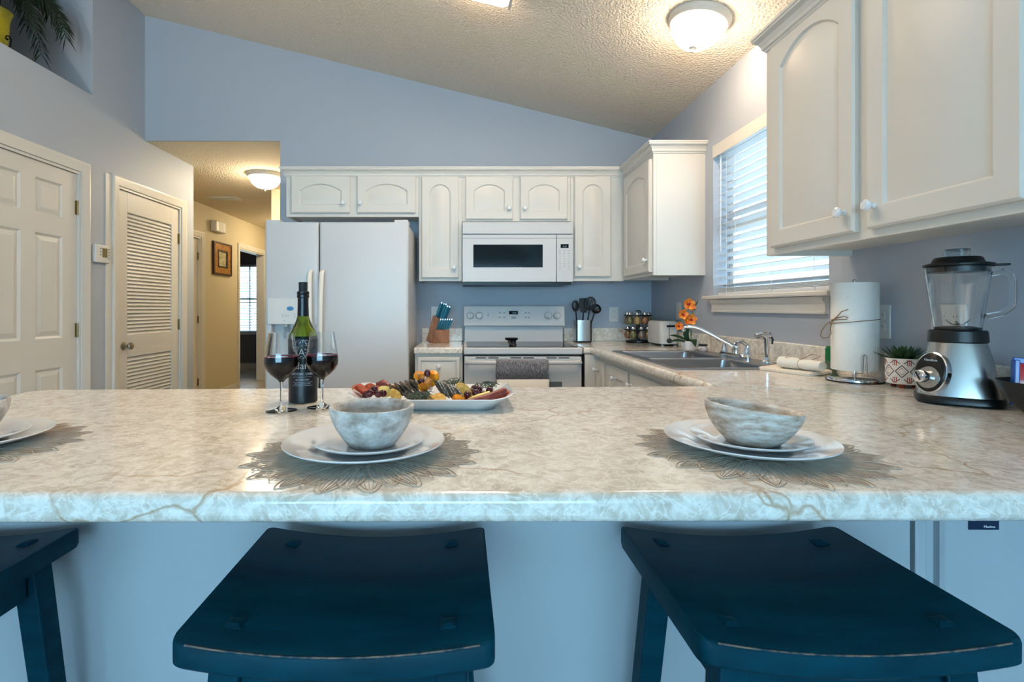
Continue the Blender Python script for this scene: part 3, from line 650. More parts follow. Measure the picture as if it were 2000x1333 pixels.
# hand towel over the oven handle
tw = thing('dish_towel', 'grey woven dish towel with white hem over oven handle', 'towel', (0,0,0))
TOW = M('grey_woven_towel', (96,97,106), .95, bump=(900,.6,.002), var=((260,260,90),(156,154,158),.46,.60), sheen=.3)
TOWW = M('white_towel_hem', (218,214,206), .95, bump=(900,.5,.002))
def towel_strip(x0, x1, path, mat, nm, wob=.003):
    n = 15; top = []
    for j in range(n):
        t = j/(n-1); x = x0+(x1-x0)*t
        top.append([(x, y-wob*math.sin(5*t+.8)*min(1, max(0, (zh-z)/.05)), z) for y, z in path])
    mb = MB(); m = len(path); vs = [p for r_ in top for p in r_]; fs = [(i*m+k, (i+1)*m+k, (i+1)*m+k+1, i*m+k+1) for i in range(n-1) for k in range(m-1)]
    o = obj(nm, mb.add(vs, fs), mat, tw); s = o.modifiers.new('thick', 'SOLIDIFY'); s.thickness = .004; s.offset = 0; return o
zw = V(741.5, ry-.07)
arc = [(ry-.026, zh-.10), (ry-.027, zh)]+[(ry-.049-.0205*math.cos(a+pi), zh+.0205*math.sin(a)) for a in [pi*i/8 for i in range(9)]]
towel_strip(U(969,ry-.06), U(1071,ry-.06), arc+[(ry-.0705, zh-.03), (ry-.071, zw)], TOW, 'woven_field')
towel_strip(U(970,ry-.06), U(1072,ry-.06), [(ry-.071, zw), (ry-.071, zw-.14)], TOWW, 'white_hem')
# spoon rest on the cooktop
sr = thing('spoon_rest', 'black oval spoon rest standing on the cooktop', 'spoon rest', (U(999, 3.52), 3.52, zt+.003))
obj('dish', MB().lathe([(0,.030),(.035,.030),(.044,.036),(.046,.043),(.040,.048),(.0,.046)], 28, squash=(1,.8)), BLACK, sr); obj('foot', MB().lathe([(0,0),(.024,0),(.018,.012),(.020,.031),(0,.031)], 20, c=(.012,0,0)), BLACK, sr)
obj('stub_handle', MB().tube([(-.02,-.02,.028),(-.012,-.035,.008),(.0,-.04,.003)], [.008,.008,.006], 10), BLACK, sr)

# ------------------------------------------------------------------ microwave
my = YB-.40; mx0, mx1 = U(903, my), U(1120, my); mz0, mz1 = V(551, my), V(433.5, my)
mw = thing('microwave', 'white over-the-range microwave with dark window', 'microwave', (0,0,0))
obj('housing', MB().box(mx0, mx1, my+.03, YB-.002, mz0+.006, mz1), APPL, mw)
obj('vent_hood_strip', MB().box(mx0, mx1, my+.004, my+.03, V(457, my), mz1), APPL, mw, bevel=.004)
xs = U(1087, my)
md = obj('door', MB().box(mx0, xs-.0015, my, my+.03, mz0, V(459, my)), APPL, mw, bevel=.004, seg=3)
obj('trim_groove', MB().box(mx0+.004, mx1-.004, my-.0008, my+.004, V(466.2, my), V(465, my)), GREYP, md)
obj('window', MB().box(U(924.5,my), U(1060,my), my-.0015, my+.004, V(522.5,my), V(478,my)), BLACKG, md, bevel=.001)
pn = obj('control_panel', MB().box(xs+.0015, mx1, my, my+.03, mz0, V(459, my)), APPL, mw, bevel=.004, seg=3)
ds = obj('display', MB().box(U(1095,my), U(1110.5,my), my-.0012, my+.002, V(484.8,my), V(477.2,my)), DISP, pn)
obj('digits', text_mb('5:13', .014).xf(Matrix.Translation((U(1103,my), my-.0018, V(483,my))) @ FRONT), M('dim_digits', (120,150,160), .5, emit=((120,170,190), .3)), ds)
for r_ in range(8):
    for c_ in range(3):
        if r_ == 7 and c_ == 1: continue
        x = U(1093.5+8.7*c_, my); z = V(490+5.1*r_, my); wd = .006 if r_ in (0,1,5,6,7) else .0028
        obj('button', MB().box(x-wd, x+wd, my-.0008, my+.002, z-.0022, z+.0022), GREYP, pn)
obj('underside', MB().box(mx0+.004, mx1-.012, my+.012, YB-.004, V(557.5, my+.1), mz0+.006), BLACK, mw)
# ------------------------------------------------------------------ sink and tap
sk = thing('sink', 'double-bowl stainless steel drop-in sink', 'sink', (0,0,0))
zr = ZC+.006
bx0, bx1, bm0, bm1 = SX0+.035, SX1-.115, (SY0+SY1)/2-.018, (SY0+SY1)/2+.018
mb = MB().box(SX0,bx0,SY0,SY1,ZC,zr).box(bx1,SX1,SY0,SY1,ZC,zr).box(bx0,bx1,SY0,SY0+.035,ZC,zr).box(bx0,bx1,SY1-.035,SY1,ZC,zr).box(bx0,bx1,bm0,bm1,ZC-.002,zr)
obj('rim', mb, SINKM, sk)
for a, b_ in ((SY0+.035, bm0), (bm1, SY1-.035)):
    hx, hy, cx, cy = (bx1-bx0)/2, (b_-a)/2, (bx0+bx1)/2, (a+b_)/2
    ls = [[(p[0],p[1],z) for p in rrect(hx-d, hy-d, r_, 5, cx, cy)] for d, z, r_ in ((0,zr,.012),(.006,zr-.008,.03),(.012,ZC-.15,.05),(.03,ZC-.172,.05))]
    bo = obj('bowl', MB().loops(ls, cap0=False), SINKM, sk)
    obj('drain', MB().lathe([(0,0),(.042,0),(.042,.003),(.030,.001),(0,.001)], 24, c=(cx,cy,ZC-.1715)), CHROME, bo)
fc = thing('faucet', 'chrome two-handle kitchen faucet with long swing spout', 'faucet', (1.375, 2.59, zr))
obj('deck_plate', MB().loops([[(p[0],p[1],z) for p in rrect(.027-d, .135-d, .026-d, 6)] for d, z in ((0,0),(0,.012),(.008,.022))]), CHROME, fc)
obj('spout_base', MB().lathe([(0,.02),(.020,.02),(.019,.05),(.020,.06),(.014,.07),(0,.072)], 20), CHROME, fc)
obj('spout', MB().tube([(0,0,.045),(-.03,.01,.068),(-.09,.035,.105),(-.15,.055,.138),(-.18,.066,.149),(-.205,.075,.150),(-.222,.081,.146),(-.228,.083,.128)], [.011,.011,.0095,.009,.009,.009,.0095,.0095], 10), CHROME, fc)
for s in (-1, 1):
    h = obj('handle', MB().lathe([(0,.02),(.019,.02),(.016,.045),(.011,.062),(.012,.07),(0,.074)], 18, c=(0,.105*s,0)), CHROME, fc)
    obj('lever', MB().tube([(0,.105*s,.066),(-.01,.105*s-.02*s,.082),(-.02,.105*s-.045*s,.082),(-.026,.105*s-.06*s,.070)], [.008,.008,.0075,.007], 8), CHROME, h)
sp = thing('side_sprayer', 'chrome pull-out side sprayer beside the faucet', 'sprayer', (1.375, 2.325, zr))
obj('base', MB().lathe([(0,0),(.023,0),(.022,.008),(.014,.014),(.012,.026),(0,.026)], 18), CHROME, sp)
obj('body', MB().tube([(0,0,.022),(0,0,.06),(0,0,.105),(-.006,0,.12)], [.009,.011,.013,.013], 12), CHROME, sp)
obj('head', MB().tube([(.014,0,.125),(-.02,0,.128),(-.05,.004,.121)], [.013,.0145,.013], 12), CHROME, sp); obj('trigger', MB().tube([(.014,0,.124),(.024,-.002,.108),(.022,-.002,.085)], .0045, 8), BLACK, sp)

# ------------------------------------------------------------------ bar stools
STOOL = M('teal_black_paint', (1,48,64), .45, spec=.10, bump=(140,.06,.001), var=((6,22,22),(3,66,84),.40,.75))
WORN = M('worn_paint_edge', (120,104,92), .6, var=((40,60,60),(8,50,68),.44,.58))
def make_stool(loc, label):
    t = thing('bar_stool', label, 'stool', loc, 0, 'saddle bar stools along the peninsula')
    W_, Dp, zt_, th, sag = .208, .176, .745, .036, .020
    def sad(x): return zt_-sag*(1-(x/W_)**2)
    n = 16
    outl = rrect(W_, Dp, .018, 4)
    nx, ny = 18, 8
    mb = MB(); top = []; bot = []
    prof = [-W_+.0]  # rows across x
    RC = .014; xs = [-W_, -W_+.0012, -W_+.004, -W_+.008, -W_+RC]+[-W_+RC+2*(W_-RC)*i/nx for i in range(1, nx)]+[W_-RC, W_-.008, W_-.004, W_-.0012, W_]
    sec = []
    for x in xs:
        e = max(0, abs(x)-(W_-RC)); yb = Dp-RC+math.sqrt(max(RC**2-e*e, .0)) if e else Dp
        z = sad(x); r_ = .006
        sec.append([(x,-yb,z-th+r_),(x,-yb,z-r_),(x,-yb+.002,z-.002),(x,-yb+r_,z),(x,0,z),(x,yb-r_,z),(x,yb-.002,z-.002),(x,yb,z-r_),(x,yb,z-th+r_),(x,yb-r_,z-th),(x,0,z-th),(x,-yb+r_,z-th)])
    obj('seat', mb.loops(sec), STOOL, t)
    obj('edge_wear', MB().tube([(x, -Dp+.0012, sad(x)-.0016) for x in [-W_+.02+2*(W_-.02)*i/20 for i in range(21)]], .0013, 6), WORN, t)
    for sx in (-1, 1):
        for sy in (-1, 1):
            px, py = sx*(W_-.062), sy*(Dp-.055); z = sad(px); a = .0115
            sl = 2*sag*px/W_**2
            pl = MB().loops([[(px-a*k,py-a*k,z-sl*a*k+d),(px+a*k,py-a*k,z+sl*a*k+d),(px+a*k,py+a*k,z+sl*a*k+d),(px-a*k,py+a*k,z-sl*a*k+d)] for k, d in ((1,-.004),(1,.0012),(.45,.004))])
            obj('peg', pl, STOOL, t, smooth=False)
            bx, by = sx*(W_-.005), sy*(Dp-.004); tx_, ty_ = sx*(W_-.058), sy*(Dp-.05)
            def ring(cx, cy, z, a): return [(cx-a,cy-a,z),(cx+a,cy-a,z),(cx+a,cy+a,z),(cx-a,cy+a,z)]
            obj('leg', MB().loops([ring(bx,by,0,.018), ring(tx_,ty_,zt_-th-.012,.021)]), STOOL, t, bevel=.003)
    za = zt_-th-.012
    for sy in (-1, 1):
        y = sy*(Dp-.047)
        pts = [(-W_+.075, za-.055),(-W_+.14, za-.045),(0, za-.042),(W_-.14, za-.045),(W_-.075, za-.055),(W_-.075, za-.004),(0, za-.022),(-W_+.075, za-.004)]
        obj('apron', MB().prism(pts, 'y', y-.009, y+.009), STOOL, t, bevel=.0015)
        obj('stretcher', MB().box(-W_+.03, W_-.03, sy*(Dp-.02)-.009, sy*(Dp-.02)+.009, .20, .235), STOOL, t, bevel=.002)
    for sx in (-1, 1):
        x = sx*(W_-.055)
        obj('apron', MB().box(x-.009, x+.009, -Dp+.075, Dp-.075, za-.055, za-.006), STOOL, t, bevel=.0015)
        obj('stretcher', MB().box(sx*(W_-.03)-.009, sx*(W_-.03)+.009, -Dp+.03, Dp-.03, .30, .335), STOOL, t, bevel=.002)
    return t
YS = .831
st = make_stool((-.165, YS, 0), 'dark teal-black saddle bar stool in the middle of the three')
dup(st, (.516, YS+.004, 0), (0,0,0), 'dark teal-black saddle bar stool at the right, in front of the cabinet door')
dup(st, (-.948, YS, 0), (0,0,0), 'dark teal-black saddle bar stool cut off by the left picture edge')

# ------------------------------------------------------------------ place settings
MATM = M('taupe_openwork', (172,156,142), .5, var=((14,14,14),(198,184,168),.4,.65))
def ribbon(mb, pts, w, z0, z1):
    n = len(pts); L_, R_ = [], []
    for i, p in enumerate(pts):
        a, b_ = Vector(pts[max(i-1,0)]), Vector(pts[min(i+1,n-1)]); t = (b_-a).normalized(); nn = Vector((-t.y, t.x))*w/2
        L_.append((p[0]+nn.x, p[1]+nn.y)); R_.append((p[0]-nn.x, p[1]-nn.y))
    ls = [[(*L_[i],z0),(*R_[i],z0),(*R_[i],z1),(*L_[i],z1)] for i in range(n)]
    return mb.loops(ls)
def petal_mesh(r0, r1, hw, z):
    mb = MB(); Ln = r1-r0
    pr = [(t, hw*max(0, (1-((t-.55)/.55)**2 if t < .55 else 1-((t-.55)/.45)**2.2))**.8+.0004) for t in [i/14 for i in range(15)]]
    edge = [(r0+Ln*t, h) for t, h in pr]
    ribbon(mb, edge, .0016, z, z+.0012); ribbon(mb, [(x,-y) for x, y in edge], .0016, z, z+.0012)
    for k in range(-2, 3):
        f = k/3.0
        ribbon(mb, [(r0+Ln*t*(1-.10*abs(f)), h*f) for t, h in pr if t <= .97], .0008, z, z+.0009)
    return mb
P_A = data('petal', petal_mesh(.075, .203, .0195, .0002)); P_B = data('petal', petal_mesh(.075, .186, .0195, .0014))
for p in (P_A, P_B): p.materials.append(MATM)
def placemat(loc, rz, label):
    t = thing('placemat', label, 'placemat', loc, rz, 'openwork sunflower placemats')
    obj('center_disc', MB().lathe([(0,0),(.088,0),(.088,.0016),(0,.0016)], 40), MATM, t)
    for i in range(18): obj('petal', P_A, None, t, (0,0,0), (0,0,2*pi*i/18))
    for i in range(18): obj('petal', P_B, None, t, (0,0,0), (0,0,2*pi*(i+.5)/18))
    return t
def plate_mesh(r, h):
    return MB().lathe([(0,.001),(r*.52,.001),(r*.56,0),(r*.60,.002),(r*.70,.006),(r*.97,h-.003),(r,h),(r*.995,h+.0015),(r*.97,h+.001),(r*.72,.011),(r*.64,.0062),(r*.5,.005),(0,.005)], 64)
BIG = data('plate', plate_mesh(.140, .020)); SMALL = data('plate', plate_mesh(.098, .016)); BIG.materials.append(CERAM); SMALL.materials.append(CERAM)
def wood_bowl_mat(nm, sx, a, b_):
    return M(nm, a, .6, var=((30,30,sx),b_,.36,.66), bump=(90,.25,.002))
WB1 = wood_bowl_mat('whitewashed_wood', 40, (150,140,130), (212,213,212)); WB2 = wood_bowl_mat('streaked_whitewashed_wood', 120, (158,138,118), (216,215,212))
def bowl_mesh(r, h, rb):
    out = [(0,0),(rb*.9,0),(rb,.002)]+[(rb+(r-rb)*math.sin(pi/2*t)**.95, .002+(h-.002)*t**1.0) for t in (.15,.3,.45,.6,.75,.9,1)]
    inn = [(r-.0025,h+.0012),(r-.0065,h-.001)]+[(rb-.002+(r-.008-rb)*math.sin(pi/2*t)**.95, .010+(h-.010)*t) for t in (.9,.7,.5,.3,.12)]+[(rb*.6,.009),(0,.009)]
    return MB().lathe(out+inn, 48)
z1 = ZC+.0030
SET = [((-.170, .908), 'middle', 'in front of the platter'), ((.512, .925), 'right', 'at the right near the blender side'), ((-.920, .945), 'left', 'cut off by the left picture edge')]
for i, ((x, y), nm, wh) in enumerate(SET):
    placemat((x + (.008 if i == 1 else 0), y-.006, ZC+.0002), .05+.1*i, 'brown openwork sunflower placemat %s' % wh)
    tag(obj('dinner_plate', BIG, None, None, (x, y, z1)), 'large white dinner plate %s' % wh, 'plate', 'white dinner plates')
    tag(obj('salad_plate', SMALL, None, None, (x+(.006 if i == 0 else .004), y+.002, z1+.0055)), 'small white plate stacked on the dinner plate %s' % wh, 'plate', 'small white plates')
zb_ = z1+.0055+.0052
tag(obj('wooden_bowl', bowl_mesh(.0735, .069, .041), WB1, None, (-.158, .908, zb_)), 'whitewashed wooden bowl on plates in front of the platter', 'bowl', 'whitewashed bowls')
b3 = tag(obj('wooden_bowl', bowl_mesh(.079, .064, .044), WB2, None, (.520, .922, zb_+.0006), (0, 0, .6)), 'streaked whitewashed wooden bowl with slanted rim on the right plates', 'bowl', 'whitewashed bowls')
for v in b3.data.vertices:
    f = max(0, v.co.z/.064); v.co.z -= (v.co.x*math.cos(.6)-v.co.y*math.sin(.6))*.11*f*f
tag(obj('wooden_bowl', bowl_mesh(.0735, .069, .041), WB1, None, (-.922, .945, zb_)), 'whitewashed wooden bowl at the far left picture edge', 'bowl', 'whitewashed bowls')

# ------------------------------------------------------------------ wine
GREEN = M('green_bottle_glass', (150,200,46), .03, 0, 1.0, 1.45); LBL = M('black_label', (16,20,26), .35); CAPS = M('black_capsule', (12,16,22), .28); INK = M('silver_ink', (196,202,208), .45); CORK = M('black_stopper', (24,28,32), .6)
WINE = M('red_wine', (18,2,6), .05, spec=.3); WINER = M('red_wine_rim', (150,14,44), .1)
by_ = D(785); bxp = U(592, by_)
bt = thing('wine_bottle', 'green glass red wine bottle with black label between the glasses', 'bottle', (bxp, by_, ZC))
obj('glass', MB().lathe([(0,.004),(.028,0),(.0362,.002),(.0372,.006),(.0372,.168),(.0362,.178),(.0312,.193),(.0245,.207),(.018,.221),(.0148,.233),(.0135,.262),(.0135,.283),(0,.284)], 40), GREEN, bt)
lb = obj('label', MB().lathe([(.0370,.0025),(.0378,.003),(.0378,.171),(.0374,.171)], 48, closed=True), LBL, bt); lb['label'] = 'black wraparound label with silver lettering'
obj('capsule', MB().lathe([(.0140,.232),(.0152,.232),(.0142,.262),(.0142,.281),(.0162,.283),(.0162,.289),(.0150,.290),(.0162,.292),(.0162,.298),(.013,.300),(.0128,.262)], 32, closed=True), CAPS, bt)
obj('stopper', MB().lathe([(0,.286),(.0110,.286),(.0118,.322),(.0112,.324),(0,.324)], 24), CORK, bt)
def wrap(mb, r, a0, z):
    mb.v = [((r+v[2])*math.sin(v[0]/r+a0), -(r+v[2])*math.cos(v[0]/r+a0), v[1]+z) for v in mb.v]; return mb
a0 = .24
for s, sz, dx, z in (('A', .026, -.002, .128), ('dark', .026, .004, .093), ('APOTHIC DARK', .0088, 0, .0765), ('RED WINE BLEND', .0045, 0, .0625), ('2019 | CALIFORNIA | 14.0%', .0036, 0, .052)):
    obj('lettering', wrap(text_mb(s, sz, .0003), .0379, a0+dx/.0379, z), INK, lb)
mb = MB()
for k in range(110):                                            # speckled silver ornament around the initial
    x, z = R.uniform(-.016,.014), R.uniform(.119,.169)
    if abs(x+.002) < .0085 and .126 < z < .150: continue
    c = .0007+R.random()*.0008; mb.add([(x-c,z-c*.5,0),(x+c*.6,z-c,0),(x+c,z+c*.5,0),(x-c*.4,z+c,0)], [(0,1,2,3)])
o_ = obj('ornament', wrap(mb, .0381, a0, 0), INK, lb); o_['kind'] = 'stuff'
for z, wd in ((.0715,.050),(.0575,.054),(.0485,.054)):
    obj('rule', wrap(MB().add([(-wd/2+wd*i/16, s*.0003, 0) for s in (-1,1) for i in range(17)], [(i,i+1,18+i,17+i) for i in range(16)]), .0381, a0, z), INK, lb)
GO = [(0,.0005),(.034,0),(.0375,.0012),(.036,.0024),(.014,.006),(.0048,.013),(.0033,.028),(.0032,.055),(.0040,.070),(.0095,.077),(.021,.0855),(.0325,.097),(.0395,.110),(.0408,.119),(.0400,.132),(.0368,.155),(.0330,.176),(.0302,.193)]
GI = [(.0290,.193),(.0318,.176),(.0356,.155),(.0388,.132),(.0395,.119),(.0382,.111),(.0312,.0985),(.020,.0872),(.0088,.0795),(0,.0785)]
WN = [(0,.0780),(.0092,.0792),(.0204,.0868),(.0317,.0981),(.0387,.1108),(.0399,.119),(.0392,.132),(.0390,.1335),(0,.1335)]
def wine_glass(px, py, label):
    y = D(py); g = thing('wine_glass', label, 'wine glass', (U(px, y), y, ZC), 0, 'glasses of red wine')
    obj('glass', MB().lathe(GO+GI, 48), GLASS, g)
    wi = obj('wine', MB().lathe(WN, 40), WINE, g); obj('wine_edge', MB().lathe([(.0350,.1336),(.0390,.1336),(.0389,.1354),(.0350,.1342)], 40, closed=True), WINER, wi)
    return g
wine_glass(549.5, 803, 'wine glass of red wine left of the bottle'); wine_glass(629, 796.5, 'wine glass of red wine right of the bottle')

# ------------------------------------------------------------------ platter of snacks
PX, PY = -.078, 1.375
def plat():
    ls = []
    for hx, hy, z, r_, lift in ((.155,.095,.0,.05,0),(.165,.102,.0,.055,0),(.178,.115,.012,.06,.004),(.203,.128,.023,.055,.013),(.208,.131,.026,.055,.014),(.205,.129,.028,.055,.014),(.178,.112,.0165,.06,.005),(.160,.098,.006,.05,0)):
        ls.append([(x, y, z+lift*(abs(x)/hx)**4) for x, y in rrect(hx, hy, r_, 8)])
    return MB().loops(ls)
tag(obj('platter', plat(), CERAM, None, (PX, PY, ZC+.0003), ang=60), 'white ceramic serving platter piled with snacks', 'platter')
ORG = M('orange_fruit', (246,138,16), .35, bump=(200,.2,.001), var=((90,90,90),(250,170,40),.45,.7)); GRAPE = M('dark_grape', (62,12,26), .18, coat=.4, var=((60,60,60),(110,26,40),.45,.7))
CHEESE = M('pale_cheese', (236,208,120), .45); SALAMI = M('cured_meat', (150,48,24), .4, var=((120,120,120),(206,96,50),.48,.66)); SAUS = M('smoked_sausage', (122,52,50), .38, var=((60,60,140),(160,86,72),.45,.65))
CRK = M('dark_seed_cracker', (74,58,46), .8, var=((160,160,160),(156,140,122),.5,.66), bump=(300,.6,.003)); CRK2 = M('grey_seed_cracker', (120,108,96), .8, var=((140,140,140),(206,196,180),.46,.62), bump=(300,.6,.003))
TAN = M('tan_cracker', (206,150,62), .7, var=((150,150,150),(232,190,110),.45,.65)); HERB = M('grey_green_herb', (96,102,84), .8); RAISIN = M('dried_fruit', (120,30,20), .4, coat=.3)
def at(px, py, Y): return (U(px, Y), Y, V(py, Y))
def disc(name, mat, px, py, Y, r, th, rot, label, cat, group, squash=1):
    o = obj(name, MB().lathe([(0,-th/2),(r*.95,-th/2),(r,-th/4),(r,th/4),(r*.95,th/2),(0,th/2)], 18, squash=(1,squash)), mat, None, at(px, py, Y), rot)
    return tag(o, label, cat, group)
for i, (px, py, Y) in enumerate(((731,761,1.345),(722,769,1.315),(739,770,1.31),(748,769,1.325),(715,771,1.33),(920,766,1.34),(929,768,1.31),(935,762,1.355),(926,760,1.37),(956,764,1.35),(913,772,1.30),(943,771,1.33))):
    left = px < 800
    tag(obj('grape', MB().sphere((0,0,0), .0098, 14, 9, (1,1,1.12)), GRAPE, None, at(px, py, Y), (R.random(), R.random(), 0)), 'dark red grape at the %s end of the platter' % ('left' if left else 'right'), 'grape', 'grapes at the %s end of the platter' % ('left' if left else 'right'))
for i in range(7):
    disc('salami_slice', SALAMI, 699+8*(i % 5), 759+3.4*(i % 3), 1.375+.012*(i % 2)-.006*i, .016, .003, (R.uniform(.5,1.15), R.uniform(-.6,.6), R.random()), 'red salami slice at the left end of the platter', 'salami', 'salami slices on the platter')
for i, (px, py, Y, rz, rx, s) in enumerate(((764,762,1.395,.3,.9,1.0),(772,760,1.385,-.4,.8,.9))):
    tag(obj('orange_wedge', MB().lathe([(0,-.007),(.015,-.005),(.018,0),(.015,.005),(0,.007)], 16, squash=(1,.55)), ORG, None, at(px, py, Y), (rx, .3, rz)), 'orange wedge behind the dark crackers at left', 'orange slice', 'orange wedges at platter back')
tag(obj('orange_half', MB().sphere((0,0,0), .0185, 16, 10, (1,.8,.75)), ORG, None, at(897, 780, 1.30), (.3,.2,0)), 'orange piece at the front of the platter', 'orange slice')
disc('cracker_slice', TAN, 906, 764, 1.315, .026, .006, (1.15, .75, 0), 'tall golden oval cracker leaning right of centre', 'cracker', None, .62)
for px, py, rz, lab in ((858,780,.1,'pair of tan ring crackers'), (846,783,.5,'tan cracker lying')):
    disc('tan_cracker', TAN, px, py-2, 1.30, .0165, .007, (.55,.1,rz), '%s at the platter front' % lab, 'cracker', 'tan crackers at the platter front')
for i in range(9):
    disc('seed_cracker', CRK, 768+5.6*i, 764-1.6*i+(4 if i % 2 else 0), 1.335+.006*(i % 3), .021, .0035, (.25, 1.05-.05*i, .25), '%s dark seeded cracker from the left in the left fan' % ORD[i], 'cracker', 'dark crackers fanned left of centre', .8)
for i in range(8):
    disc('seed_cracker', CRK2 if i % 3 else CRK, 856+6.4*i, 757+2.4*i, 1.345-.005*i, .025, .0042, (.15, 1.0+.04*(i % 3), .45), '%s seeded cracker from the left in the right fan' % ORD[i], 'cracker', 'grey crackers fanned right of centre', .75)
def stick(name, mat, pts, r, label, cat, group=None, fl=1):
    return tag(obj(name, MB().tube(pts, r, 10, flat=fl), mat), label, cat, group)
stick('sausage', SAUS, [at(886,791,1.265), at(920,785,1.275), at(955,776,1.29), at(985,764,1.31), at(990,762,1.31)], [.004,.0085,.0095,.0085,.004], 'long purple-brown smoked sausage stick along the platter edge', 'sausage')
stick('sausage', SALAMI, [at(945,784,1.29), at(970,777,1.30), at(993,769,1.325), at(998,768,1.325)], [.004,.009,.009,.004], 'short red sausage stick at the right platter end', 'sausage')
stick('sausage', SAUS, [at(735,752,1.41), at(748,749,1.41), at(764,757,1.40)], [.006,.011,.006], 'folded cured meat at the left back of the platter', 'cured meat')
stick('cheese_stick', CHEESE, [at(915,783,1.29), at(934,776,1.295), at(956,769,1.31)], [.006,.0072,.0068], 'pale yellow cheese stick beside the sausage', 'cheese')
disc('cheese_slice', CHEESE, 752, 765, 1.335, .019, .008, (.9,.3,.2), 'pale round cheese slice beside the left grapes', 'cheese', None, .8)
disc('cheese_slice', TAN, 772, 771, 1.31, .018, .006, (1.0,.7,.1), 'yellow cheese slice in front of dark crackers', 'cheese', None, .7)
def sprig(px, py, Y, n, L_, label, seed, up=.5):
    rr = random.Random(seed); mb = MB(); base = Vector(at(px, py, Y))
    for i in range(n):
        a = rr.uniform(0, 2*pi); d = Vector((math.cos(a), .6*math.sin(a), rr.uniform(up-.45, up+.4))).normalized(); l = L_*rr.uniform(.5,1)
        p0 = base+Vector((rr.uniform(-.02,.02), rr.uniform(-.012,.012), rr.uniform(-.004,.006))); mid = p0+d*l*.5+Vector((0,0,.004)); 
        mb.tube([p0, mid, p0+d*l+Vector((rr.uniform(-.006,.006), 0, -.004))], [.0011,.0010,.0006], 5)
    return tag(obj('herb_sprig', mb, HERB), label, 'herb')
sprig(818, 776, 1.30, 90, .026, 'tangle of dried grey-green herb at the platter front', 3, .1)
sprig(886, 752, 1.375, 30, .028, 'sprig of dried herb behind the grey crackers', 4, .5)
sprig(948, 757, 1.375, 40, .026, 'sprig of dried herb behind the right grapes', 5, .45)
for i in range(5):
    disc('dark_chip', CRK, 800+8*i, 772+(3 if i % 2 else 0), 1.315, .015, .004, (.9, .4-.2*i, .3*i), 'small dark cracker chip below the glass cup', 'cracker', 'dark chips at platter centre', .8)
cy_ = 1.345; cz_ = ZC+.034
tag(obj('glass_cup', MB().lathe([(0,0),(.014,0),(.016,.003),(.0255,.046),(.0245,.046),(.0150,.005),(0,.004)], 32), GLASS, None, (U(832, cy_), cy_, V(765, cy_))), 'small clear glass cup of fruit in the platter centre', 'cup')
for (px, py, rx, rz, s) in ((819,735,.3,.4,1),(848,734,.5,-.5,1.05),(840,746,.2,.2,1.1),(826,756,.1,.8,.9)):
    tag(obj('orange_chunk', MB().lathe([(0,-.011),(.014,-.009),(.0165,0),(.011,.011),(0,.013)], 7, squash=(1,.7)), ORG, None, at(px, py, cy_), (rx,.3,rz)), 'orange fruit chunk in the small glass cup', 'fruit', 'orange chunks in the glass cup')
for (px, py) in ((835,729.5),(822,743)):
    tag(obj('grape', MB().sphere((0,0,0), .0094, 14, 9, (1,1,1.1)), GRAPE, None, at(px, py, cy_)), 'dark red grape in the small glass cup', 'grape', 'grapes in the glass cup')
# ------------------------------------------------------------------ things on the back counter
WALN = M('walnut_block', (122,76,46), .5, var=((40,40,8),(160,106,66),.4,.62)); TEAL = M('teal_handle', (18,104,130), .4); SILV = M('polished_rivet', (215,218,220), .2, 1.0)
ky = 3.80; kb = thing('knife_block', 'slanted walnut knife block on the left back counter', 'knife block', (U(857, ky), ky, ZC))
def kx(px): return U(px, ky)-U(857, ky)
def kz(py): return V(py, ky)-V(669, ky)
obj('tall_block', MB().prism([(kx(833),kz(664)),(kx(840),0),(kx(862),0),(kx(868),kz(640)),(kx(856),kz(621)),(kx(846.5),kz(616))], 'y', -.02, .075), WALN, kb, bevel=.003)
obj('front_block', MB().prism([(kx(846),0),(kx(877),0),(kx(877.5),kz(644)),(kx(850),kz(643.5))], 'y', -.065, -.0195), WALN, kb, bevel=.003)
def knife(px, py, y, L_, lean, r_, label, group):
    k = thing('kitchen_knife', label, 'knife', (U(px, y), y, V(py, y)), 0, group); d = Vector((math.sin(lean), -.1, math.cos(lean)))
    obj('handle', MB().tube([tuple(d*0), tuple(d*L_*.5), tuple(d*L_)], [r_*.85, r_, r_], 8, flat=1.4), TEAL, k)
    obj('bolster', MB().tube([tuple(d*L_), tuple(d*(L_+.010))], [r_*1.02, r_*.8], 8, flat=1.4), SILV, k)
    obj('tang', MB().tube([tuple(d*-.02), tuple(d*.002)], [r_*.4, r_*.4], 6), SILV, k)
for i, (px, py, y) in enumerate(((852.5,619,3.80),(857,621,3.84),(861,622,3.80),(864,626,3.77),(868,627,3.80))):
    knife(px, py, y, .105, .36, .0076, '%s large teal-handled kitchen knife from the left in the block' % ORD[i], 'large knives in the block')
for i in range(6):
    knife(853.5+4.3*i, 643.5, 3.757, .072, .38, .0050, '%s slim teal-handled steak knife from the left in the front row' % ORD[i], 'steak knives in the block')
def outlet(name, label, loc, rotz, w=.072, h=.116, gangs=1):
    t = thing(name, label, 'outlet', loc, rotz)
    obj('cover_plate', MB().box(-w/2, w/2, -.006, 0, -h/2, h/2), PLAST, t, bevel=.003)
    for g in range(gangs):
        gx = (g-(gangs-1)/2)*.046
        for s in (-1, 1):
            f = obj('socket', MB().loops([[(p[0]+gx, y, p[1]+.02*s) for p in rrect(.0165,.0145,.008,4)] for y in (-.006,-.0075)]), PLAST, t)
            for dx in (-.006, .006): obj('slot', MB().box(gx+dx-.001, gx+dx+.001, -.0079, -.0074, .02*s-.001, .02*s+.006), DGREY, f)
    return t
outlet('wall_outlet', 'white outlet on the back wall beside the utensils', (U(1198.5, YB), YB, V(614.5, YB)), 0)
